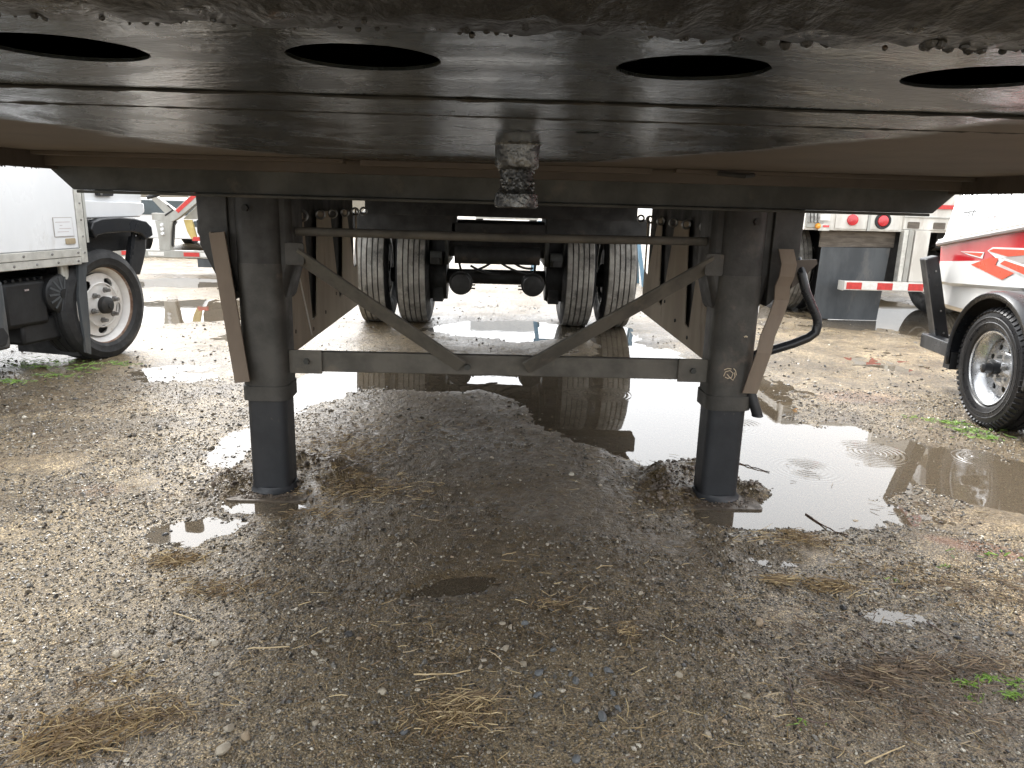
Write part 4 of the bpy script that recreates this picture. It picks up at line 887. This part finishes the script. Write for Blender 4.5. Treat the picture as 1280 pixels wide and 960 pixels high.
# ------------------------------------------------------------------ loose material: pebbles, straw, weeds, stones, twigs
def stone_material(name, ramp_, rough=.42, use_random=True):
    m = bpy.data.materials.new(name); m.use_nodes = True; t = m.node_tree; N = t.nodes; K = t.links; p = N['Principled BSDF']
    oi = N.new('ShaderNodeObjectInfo'); r = N.new('ShaderNodeValToRGB'); e = r.color_ramp.elements
    while len(e) < len(ramp_): e.new(.5)
    for k_, (ps, c) in enumerate(ramp_): e[k_].position = ps; e[k_].color = (*c, 1)
    K.new(oi.outputs['Random'], r.inputs[0])
    tc = N.new('ShaderNodeTexCoord'); nz = N.new('ShaderNodeTexNoise'); nz.inputs['Scale'].default_value = 3; nz.inputs['Detail'].default_value = 5; K.new(tc.outputs['Object'], nz.inputs['Vector'])
    mr = N.new('ShaderNodeMapRange'); mr.inputs[1].default_value = .3; mr.inputs[2].default_value = .7; mr.inputs[3].default_value = .55; mr.inputs[4].default_value = 1.25; K.new(nz.outputs[0], mr.inputs[0])
    mx = N.new('ShaderNodeVectorMath'); mx.operation = 'SCALE'; K.new(r.outputs[0], mx.inputs[0]); K.new(mr.outputs[0], mx.inputs['Scale']); K.new(mx.outputs[0], p.inputs['Base Color'])
    p.inputs['Roughness'].default_value = rough
    return m
PEB = stone_material('mixed_pebble', [(0, (.02, .019, .018)), (.15, (.05, .043, .034)), (.4, (.095, .08, .059)), (.62, (.15, .125, .09)), (.72, (.12, .118, .112)), (.82, (.27, .235, .18)), (.92, (.38, .34, .27)), (1, (.60, .56, .47))], .28)
def pebble_mesh(seed, sub=2):
    import bmesh
    bm = bmesh.new(); bmesh.ops.create_icosphere(bm, subdivisions=sub, radius=1); rs = random.Random(seed)
    cuts = [(Vector((rs.gauss(0, 1), rs.gauss(0, 1), rs.gauss(0, 1))).normalized(), rs.uniform(.45, .85)) for _ in range(7)]
    sc = (1, rs.uniform(.65, .95), rs.uniform(.45, .75))
    for v in bm.verts:
        for n_, d in cuts:
            k_ = v.co.dot(n_)-d
            if k_ > 0: v.co -= n_*k_*.9
        v.co = Vector((v.co.x*sc[0], v.co.y*sc[1], v.co.z*sc[2]))
    me = bpy.data.meshes.new('stone'); bm.to_mesh(me); bm.free(); me.shade_smooth(); me.set_sharp_from_angle(angle=R(38)); return me
def scatter_points(n, ymin, ymax, rmin, rmax, power, seed, sink=.25, big=False):
    g = np.random.default_rng(seed)
    # density falls off with distance as fast as a stone shrinks in view
    u = g.random(n); y = ymin*(ymax/ymin)**u; x = (g.random(n)*2-1)*(.82*y+.25)
    r = rmin+(rmax-rmin)*g.random(n)**power; r = r*np.clip(y/1.6, .8, 1.5)
    keep = (vnoise(x, y, .22, 61)*.6+vnoise(x, y, .8, 62)*.6) > (.28 if not big else .5)
    keep &= g.random(n) > .72*packed(x, y)
    x, y, r = x[keep], y[keep], r[keep]; z = height(x, y)+r*(.35-sink)
    return x, y, z, r
def pebble_object(name, arr, material, variants):
    x, y, z, r = arr; n = len(x); me = bpy.data.meshes.new(name); me.vertices.add(n); me.vertices.foreach_set('co', np.stack([x, y, z], -1).astype(np.float32).ravel())
    a = me.attributes.new('scl', 'FLOAT', 'POINT'); a.data.foreach_set('value', r.astype(np.float32))
    ro = me.attributes.new('rot', 'FLOAT_VECTOR', 'POINT'); g = np.random.default_rng(5); rr = np.stack([g.normal(0, .35, n), g.normal(0, .35, n), g.random(n)*6.28], -1); ro.data.foreach_set('vector', rr.astype(np.float32).ravel())
    o = bpy.data.objects.new(name, me); col.objects.link(o); kind(o, 'stuff')
    ng = bpy.data.node_groups.new(name+'_nodes', 'GeometryNodeTree'); ng.interface.new_socket('Geometry', in_out='INPUT', socket_type='NodeSocketGeometry'); ng.interface.new_socket('Geometry', in_out='OUTPUT', socket_type='NodeSocketGeometry')
    N = ng.nodes; K = ng.links; gi = N.new('NodeGroupInput'); go_ = N.new('NodeGroupOutput')
    c = bpy.data.collections.new(name+'_variants')
    for k_ in range(variants):
        mm = pebble_mesh(100+k_, 1 if variants > 4 else 2); mm.materials.append(material); vo = bpy.data.objects.new('pebble', mm); c.objects.link(vo)
    ci = N.new('GeometryNodeCollectionInfo'); ci.inputs['Collection'].default_value = c; ci.inputs['Separate Children'].default_value = True; ci.inputs['Reset Children'].default_value = True
    ip = N.new('GeometryNodeInstanceOnPoints'); ip.inputs['Pick Instance'].default_value = True
    def at(nm, ty_): q = N.new('GeometryNodeInputNamedAttribute'); q.data_type = ty_; q.inputs['Name'].default_value = nm; return q.outputs['Attribute']
    ri = N.new('FunctionNodeRandomValue'); ri.data_type = 'INT'; ri.inputs[4].default_value = 0; ri.inputs[5].default_value = variants-1
    K.new(gi.outputs[0], ip.inputs['Points']); K.new(ci.outputs[0], ip.inputs['Instance']); K.new(ri.outputs[2], ip.inputs['Instance Index'])
    K.new(at('scl', 'FLOAT'), ip.inputs['Scale']); K.new(at('rot', 'FLOAT_VECTOR'), ip.inputs['Rotation']); K.new(ip.outputs[0], go_.inputs[0])
    md = o.modifiers.new('scatter', 'NODES'); md.node_group = ng
    return o
a1 = scatter_points(190000, 1.0, 4.5, .0014, .0058, 2.7, 1)
a2 = scatter_points(8000, 1.0, 10, .005, .013, 2.6, 2, .3, True)
pebble_object('gravel', tuple(np.concatenate([p_, q_]) for p_, q_ in zip(a1, a2)), PEB, 6)
CR = stone_material('dark_crumb', [(0, (.02, .018, .016)), (.7, (.05, .042, .035)), (1, (.09, .07, .055))], .45)
g = np.random.default_rng(77); n_ = 5200; y_ = 1.0*(9/1.0)**g.random(n_); x_ = (g.random(n_)*2-1)*(.8*y_+.3); ok = (np.abs(x_-.1) > .55+.0*y_)*(vnoise(x_, y_, .35, 91) > .52) > 0
x_, y_ = x_[ok], y_[ok]; rr = (.0025+.0075*g.random(len(x_))**2.5)*np.clip(y_/2, .8, 1.6); hh = height(x_, y_); kp_ = hh > -.004
pebble_object('dark_crumbs', (x_[kp_], y_[kp_], hh[kp_]+rr[kp_]*.25, rr[kp_]), CR, 5)
# mud clods thrown up round the feet
g = np.random.default_rng(8); xs_, ys_ = [], []
for (cx, cy, rx, ry, d) in MOUNDS[:7]: xs_.append(g.normal(cx, rx*.7, 130)); ys_.append(g.normal(cy, ry*.7, 130))
xs_, ys_ = np.concatenate(xs_), np.concatenate(ys_); ok = ~(((np.abs(xs_+.868) < .09) | (np.abs(xs_-.846) < .09)) & (np.abs(ys_-2.727) < .09)); xs_, ys_ = xs_[ok], ys_[ok]
n_ = 900; sx_ = np.where(g.random(n_) < .5, -.868, .846); px2 = sx_+(g.random(n_)-.5)*.27; py2 = 2.60+g.random(n_)*.06+np.where(np.abs(px2-sx_) > .095, g.random(n_)*.15, 0)
n_clod = len(xs_); xs_ = np.concatenate([xs_, px2]); ys_ = np.concatenate([ys_, py2])
rr = .004+.014*g.random(len(xs_))**2; rr[n_clod:] *= .4; zs_ = height(xs_, ys_)+rr*.2; zs_[n_clod:] = .008+.004*g.random(n_)
MUD = stone_material('mud_clod', [(0, (.06, .045, .033)), (.6, (.13, .10, .075)), (1, (.21, .17, .13))], .5)
pebble_object('mud_clods', (xs_, ys_, zs_, rr), MUD, 5)

# individual bigger stones
SM = {'pale': mat('pale_stone', (.40, .35, .27), (.26, .225, .17), .45, .6, sc=40, bump=.3), 'grey': mat('blue_grey_stone', (.15, .16, .165), (.085, .09, .095), .4, .55, sc=40, bump=.3),
      'dark': mat('dark_stone', (.05, .05, .052), (.03, .03, .03), .35, .5, sc=40, bump=.3), 'tan': mat('tan_stone', (.34, .26, .17), (.22, .17, .11), .5, .6, sc=40, bump=.3)}
import sys
def px_ground(px, py):      # point on the ground under a pixel of the 1280x960 photograph (layout of what lies there)
    pitch, yaw, roll, F = .242, .025, .028, 930.
    f = Vector((math.sin(yaw)*math.cos(pitch), math.cos(yaw)*math.cos(pitch), -math.sin(pitch))); r0 = Vector((math.cos(yaw), -math.sin(yaw), 0)); u0 = r0.cross(f)
    r = r0*math.cos(roll)+u0*math.sin(roll); u = r.cross(f); d = f+r*((px-640)/F)-u*((py-480)/F); k_ = -1.10/d.z
    return (-.03+d.x*k_, d.y*k_)
stones = [(632, 812, .013, 'pale'), (654, 829, .011, 'pale'), (600, 836, .010, 'pale'), (478, 867, .012, 'pale'), (521, 858, .007, 'pale'), (628, 781, .010, 'pale'), (638, 786, .011, 'pale'), (737, 761, .011, 'pale'), (748, 778, .009, 'pale'), (792, 772, .008, 'pale'), (801, 742, .010, 'pale'),
          (656, 781, .012, 'grey'), (691, 815, .012, 'grey'), (674, 842, .013, 'grey'), (719, 849, .014, 'grey'), (669, 870, .011, 'grey'), (674, 868, .012, 'grey'), (761, 837, .014, 'grey'), (752, 896, .016, 'grey'), (773, 885, .012, 'grey'), (849, 841, .012, 'pale'), (720, 949, .013, 'grey'), (766, 865, .010, 'grey'), (713, 842, .010, 'grey'), (739, 843, .010, 'grey'),
          (280, 941, .018, 'pale'), (308, 924, .014, 'tan'), (270, 806, .012, 'pale'), (286, 912, .014, 'pale'), (147, 819, .014, 'pale'), (505, 912, .013, 'grey'), (593, 741, .009, 'dark'), (608, 738, .007, 'grey'), (436, 795, .012, 'dark'), (449, 800, .009, 'tan'), (948, 780, .019, 'tan'), (922, 774, .010, 'dark'), (1054, 760, .011, 'dark'), (1078, 768, .008, 'dark'), (1196, 798, .011, 'dark'), (1262, 795, .012, 'dark'), (884, 915, .013, 'pale'), (905, 900, .010, 'tan'), (933, 870, .012, 'pale'), (1070, 648, .013, 'tan'), (1075, 765, .008, 'dark'), (615, 572, .012, 'pale'), (552, 562, .012, 'pale'), (750, 607, .010, 'pale'), (800, 628, .010, 'pale'), (790, 611, .011, 'pale'), (565, 696, .009, 'tan'), (447, 702, .008, 'pale'), (395, 905, .009, 'pale'), (212, 805, .010, 'tan'), (118, 930, .012, 'dark'), (213, 660, .010, 'dark'), (206, 665, .012, 'dark'), (30, 630, .009, 'pale'), (840, 930, .009, 'tan')]
smesh = {k_: [pebble_mesh(300+10*i+j, 2) for j in range(4)] for i, k_ in enumerate(SM)}
for k_ in SM:
    for m_ in smesh[k_]: m_.materials.append(SM[k_])
LOOK = {'pale': 'pale beige stone', 'grey': 'blue-grey stone', 'dark': 'dark wet stone', 'tan': 'tan brown stone'}
def region(px, py):
    if py < 720 and px > 330 and px < 860: return 'on the shaded ground between the landing legs'
    if px >= 860 and py < 700: return 'at the muddy edge of the small puddle'
    if px < 330 and py < 700: return 'in the shiny patch beside the left landing leg'
    if px < 330: return 'on the gravel in the bottom left corner'
    if px >= 1000: return 'on the bare wet gravel at the right'
    if px >= 820: return 'on the gravel below the right landing leg'
    if px < 620 and py < 800 and px > 560: return 'beside the muddy brown patch'
    if px < 600: return 'around the central straw clump'
    if py < 800: return 'in the row of stones above the pale gravel patch'
    return 'on the pale gravel patch at bottom centre'
ORD = ['leftmost', 'second from left', 'third from left', 'fourth from left', 'fifth from left', 'sixth from left', 'seventh from left', 'eighth from left', 'ninth from left', 'tenth from left', 'eleventh from left', 'twelfth from left']
def stone_label(i):
    px, py, r_, k_ = stones[i]; same = sorted([s_ for s_ in stones if s_[3] == k_ and region(s_[0], s_[1]) == region(px, py)])
    return LOOK[k_]+' '+region(px, py)+('' if len(same) < 2 else ', '+ORD[same.index(stones[i])])
for i, (px, py, r_, k_) in enumerate(stones):
    x, y = px_ground(px, py); o = bpy.data.objects.new('stone', smesh[k_][i % 4]); col.objects.link(o)
    z = float(height(np.array([x]), np.array([y]))[0]); o.location = (x, y, max(z, -.004)+r_*.2); o.scale = (r_,)*3; o.rotation_euler = (random.uniform(-.3, .3), random.uniform(-.3, .3), random.uniform(0, 6))
    tag(o, stone_label(i), 'stone', 'loose stones on the gravel')

STRAW = stone_material('dry_straw', [(0, (.30, .21, .10)), (1, (.30, .21, .10))], .55)
def straw_mat(name, stops):
    m = bpy.data.materials.new(name); m.use_nodes = True; N = m.node_tree.nodes; K = m.node_tree.links; p = N['Principled BSDF']
    g_ = N.new('ShaderNodeNewGeometry'); r = N.new('ShaderNodeValToRGB'); e = r.color_ramp.elements
    while len(e) < len(stops): e.new(.5)
    for k_, (ps, c) in enumerate(stops): e[k_].position = ps; e[k_].color = (*c, 1)
    K.new(g_.outputs['Random Per Island'], r.inputs[0]); K.new(r.outputs[0], p.inputs['Base Color']); p.inputs['Roughness'].default_value = .5
    return m
SA = straw_mat('dry_straw_mix', [(0, (.07, .04, .02)), (.35, (.17, .11, .05)), (.75, (.30, .21, .095)), (1, (.52, .41, .22))])
SD = straw_mat('brown_needles', [(0, (.045, .03, .02)), (.4, (.12, .08, .05)), (.8, (.22, .15, .09)), (1, (.42, .33, .2))])
SG = straw_mat('green_weed', [(0, (.08, .16, .02)), (1, (.22, .36, .05))])
def strands(name, spots, material, label=None):
    """spots: cx, cy, rx, ry, count, length, radius, direction, spread, lift"""
    V = []; Fc = []; g_ = random.Random(hash(name) % 1000 if False else len(name))
    for (cx, cy, rx, ry, cnt, ln, rad, dr, spr, lift) in spots:
        X0 = np.array([g_.gauss(cx, rx*.55) for _ in range(cnt)]); Y0 = np.array([g_.gauss(cy, ry*.55) for _ in range(cnt)]); H0 = height(X0, Y0, False)
        for x, y, z in zip(X0, Y0, H0):
            if z < 0 and g_.random() < .85: continue
            a = R(dr+g_.gauss(0, spr)); L_ = ln*g_.uniform(.4, 1.2); cv = g_.gauss(0, .5); r_ = rad*g_.uniform(.6, 1.3); zz = max(z, 0)+.003+lift*g_.random(); tilt = g_.uniform(-.15, .3)*(lift > 0)
            base = len(V); nseg = 3
            px_, py_ = x-math.cos(a)*L_/2, y-math.sin(a)*L_/2
            for i in range(nseg+1):
                nx_, ny_ = -math.sin(a), math.cos(a); h_ = zz+tilt*L_*(i/nseg-.3); rr_ = r_*(1 if i < nseg else .5)
                V += [(px_-nx_*rr_, py_-ny_*rr_, h_), (px_+nx_*rr_, py_+ny_*rr_, h_), (px_, py_, h_+rr_*1.5)]
                a += cv/nseg; px_ += math.cos(a)*L_/nseg; py_ += math.sin(a)*L_/nseg
            for i in range(nseg):
                q = base+3*i; Fc += [(q, q+1, q+4, q+3), (q+1, q+2, q+5, q+4), (q+2, q, q+3, q+5)]
    me = bpy.data.meshes.new(name); me.from_pydata(V, [], Fc); me.materials.append(material); o = bpy.data.objects.new(name, me); col.objects.link(o); kind(o, 'stuff'); return o
def P_(px, py): return px_ground(px, py)
sp = []
def clump(px, py, rx, ry, cnt, ln=.05, rad=.0011, dr=20, spr=45, lift=.008): x, y = P_(px, py); sp.append((x, y, rx, ry, cnt, ln, rad, dr, spr, lift))
clump(565, 895, .085, .06, 430, .035, .0009, 30, 60, .006); clump(590, 875, .06, .02, 90, .05, .001, 10, 25, .012); clump(85, 930, .09, .06, 300, .07, .0010, 20, 55, .014); clump(130, 905, .12, .06, 150, .06, .001, 30, 60, .01)
clump(215, 700, .12, .05, 160, .055, .001, 15, 50, .008); clump(275, 735, .16, .06, 150, .06, .001, 35, 40, .006); clump(440, 560, .24, .28, 700, .04, .001, 10, 70, .004); clump(450, 610, .24, .14, 420, .045, .0009, 5, 50, .004)
clump(1000, 680, .12, .05, 140, .06, .0011, -10, 40, .008); clump(975, 728, .05, .02, 70, .06, .0012, -8, 15, .008); clump(1035, 735, .08, .05, 160, .045, .001, -40, 40, .008); clump(785, 790, .03, .04, 60, .04, .001, 70, 60, .012)
clump(690, 755, .06, .03, 60, .04, .0009, 10, 50, .004); clump(200, 895, .10, .06, 160, .05, .0009, 30, 50, .006); clump(150, 850, .1, .05, 90, .05, .0009, 10, 50, .004); clump(400, 640, .12, .06, 90, .05, .001, 10, 50, .006)
clump(1130, 720, .2, .1, 130, .055, .0009, -20, 50, .004); clump(520, 530, .5, .3, 200, .04, .0011, 0, 60, .003)
g = random.Random(3)
for _ in range(60): clump(g.uniform(0, 1280), g.uniform(560, 950), .25, .15, 14, .045, .0009, 0, 90, .003)
strands('dry_straw', sp, SA); sp = []
clump(1090, 880, .2, .09, 170, .05, .0009, -45, 35, .005); clump(1050, 850, .10, .05, 110, .05, .0009, -50, 30, .006); clump(1180, 900, .25, .15, 200, .045, .0009, -40, 40, .004); clump(1220, 830, .2, .06, 150, .05, .0009, -25, 40, .005); clump(1100, 850, .05, .04, 90, .05, .0012, -50, 20, .010)
clump(1150, 840, .15, .06, 200, .05, .001, -20, 40, .006); clump(1250, 740, .25, .1, 200, .05, .001, -20, 50, .004); clump(400, 545, .3, .35, 260, .035, .001, 0, 80, .004); clump(1000, 790, .2, .12, 110, .04, .0011, -50, 60, .006)
clump(330, 620, .12, .06, 60, .04, .001, 0, 80, .004); clump(1150, 640, .2, .12, 110, .05, .0011, -25, 30, .004); clump(60, 560, .5, .3, 160, .05, .0011, 0, 60, .003); clump(120, 500, .5, .4, 200, .05, .0013, 0, 60, .003)
for _ in range(50): clump(g.uniform(0, 1280), g.uniform(470, 950), .3, .2, 12, .04, .001, 0, 90, .002)
strands('plant_debris', sp, SD); sp = []
for (px, py, n_) in ((1235, 852, 40), (1205, 857, 30), (1265, 872, 45), (1270, 858, 25), (1215, 875, 12), (1000, 906, 10), (1190, 529, 60), (1215, 540, 60), (1230, 548, 50), (1160, 526, 25), (1120, 728, 8), (75, 470, 40), (15, 478, 60), (40, 460, 60), (110, 462, 40), (150, 455, 40), (1180, 710, 12), (1240, 700, 12)):
    clump(px, py, .03 if py > 700 else .12, .015 if py > 700 else .05, n_, .018 if py > 700 else .035, .0012 if py > 700 else .002, 30, 90, .006)
clump(60, 455, .4, .12, 150, .04, .0018, 0, 90, .015); strands('green_weeds', sp, SG)

TW = mat('wet_twig_bark', (.10, .05, .032), (.045, .025, .018), .4, .6, sc=60)
ST = mat('bright_straw', (.55, .43, .25), (.42, .31, .16), .5, .6, sc=40)
def stalk(name, pxs, r_, material, label, cat, grp=None, lift=.006):
    pts = []
    for (px, py) in pxs: x, y = px_ground(px, py); pts.append((x, y, max(float(height(np.array([x]), np.array([y]), False)[0]), 0)+lift+r_))
    # resample smoothly
    out = []; 
    for i in range(len(pts)-1):
        for t in (0, .33, .66): out.append(tuple(pts[i][j]*(1-t)+pts[i+1][j]*t+(random.gauss(0, r_*.35)) for j in range(3)))
    out.append(pts[-1]); tag(MB().tube(out, [r_*(1-.4*i/len(out)) for i in range(len(out))], 6).build(name, material), label, cat, grp)
stalk('twig', [(978, 845), (986, 858), (990, 872), (989, 886), (1000, 900), (1022, 908), (1050, 902)], .0022, TW, 'long curved reddish twig on the gravel bottom right', 'twig')
stalk('twig', [(1048, 838), (1056, 850), (1066, 858)], .0018, TW, 'short dark twig lying above the straw pile, lower right', 'twig')
stalk('twig', [(1031, 850), (1038, 872), (1044, 896)], .0014, TW, 'thin brown twig leaning across the debris beside the curved twig', 'twig')
stalk('twig', [(1074, 795), (1090, 812), (1104, 828)], .0013, TW, 'thin dark twig on bare wet gravel above the debris', 'twig')
stalk('twig', [(1158, 776), (1172, 790), (1186, 800)], .0018, TW, 'dark twig on the wet gravel at the right', 'twig')
stalk('twig', [(1222, 852), (1224, 868), (1221, 880)], .0018, TW, 'upright dark twig beside the green weeds', 'twig')
stalk('twig', [(1008, 640), (1025, 652), (1045, 665), (1060, 672)], .0032, TW, 'dark muddy root at the edge of the small puddle by the right foot', 'twig', None, 0)
stalk('twig', [(925, 577), (940, 582), (962, 588)], .003, TW, 'thin twig floating in the white puddle beside the right leg', 'twig', None, 0)
stalk('straw_stalk', [(517, 848), (540, 847), (565, 846), (588, 842)], .0022, ST, 'pale straw stalk lying alone above the central straw clump', 'straw')
stalk('straw_stalk', [(545, 893), (575, 893), (605, 895), (628, 894)], .0018, ST, 'pale straight straw stalk lying across the central straw clump', 'straw')
stalk('straw_stalk', [(745, 714), (752, 710), (766, 710)], .0018, ST, 'small bent straw stalk in the middle of the gravel', 'straw')
stalk('straw_stalk', [(1080, 957), (1105, 947), (1130, 936)], .0020, ST, 'pale straw stalk at the bottom edge, lower right', 'straw')
stalk('straw_stalk', [(218, 769), (235, 775), (250, 781)], .0018, ST, 'pale straw stalk left of centre on grey gravel', 'straw')
stalk('straw_stalk', [(628, 696), (636, 694), (645, 692)], .0016, ST, 'short straw stalk above the muddy brown patch', 'straw')
stalk('straw_stalk', [(310, 814), (335, 813), (362, 812)], .0018, ST, 'thin pale straw stalk over the pebbly gravel, lower left', 'straw')
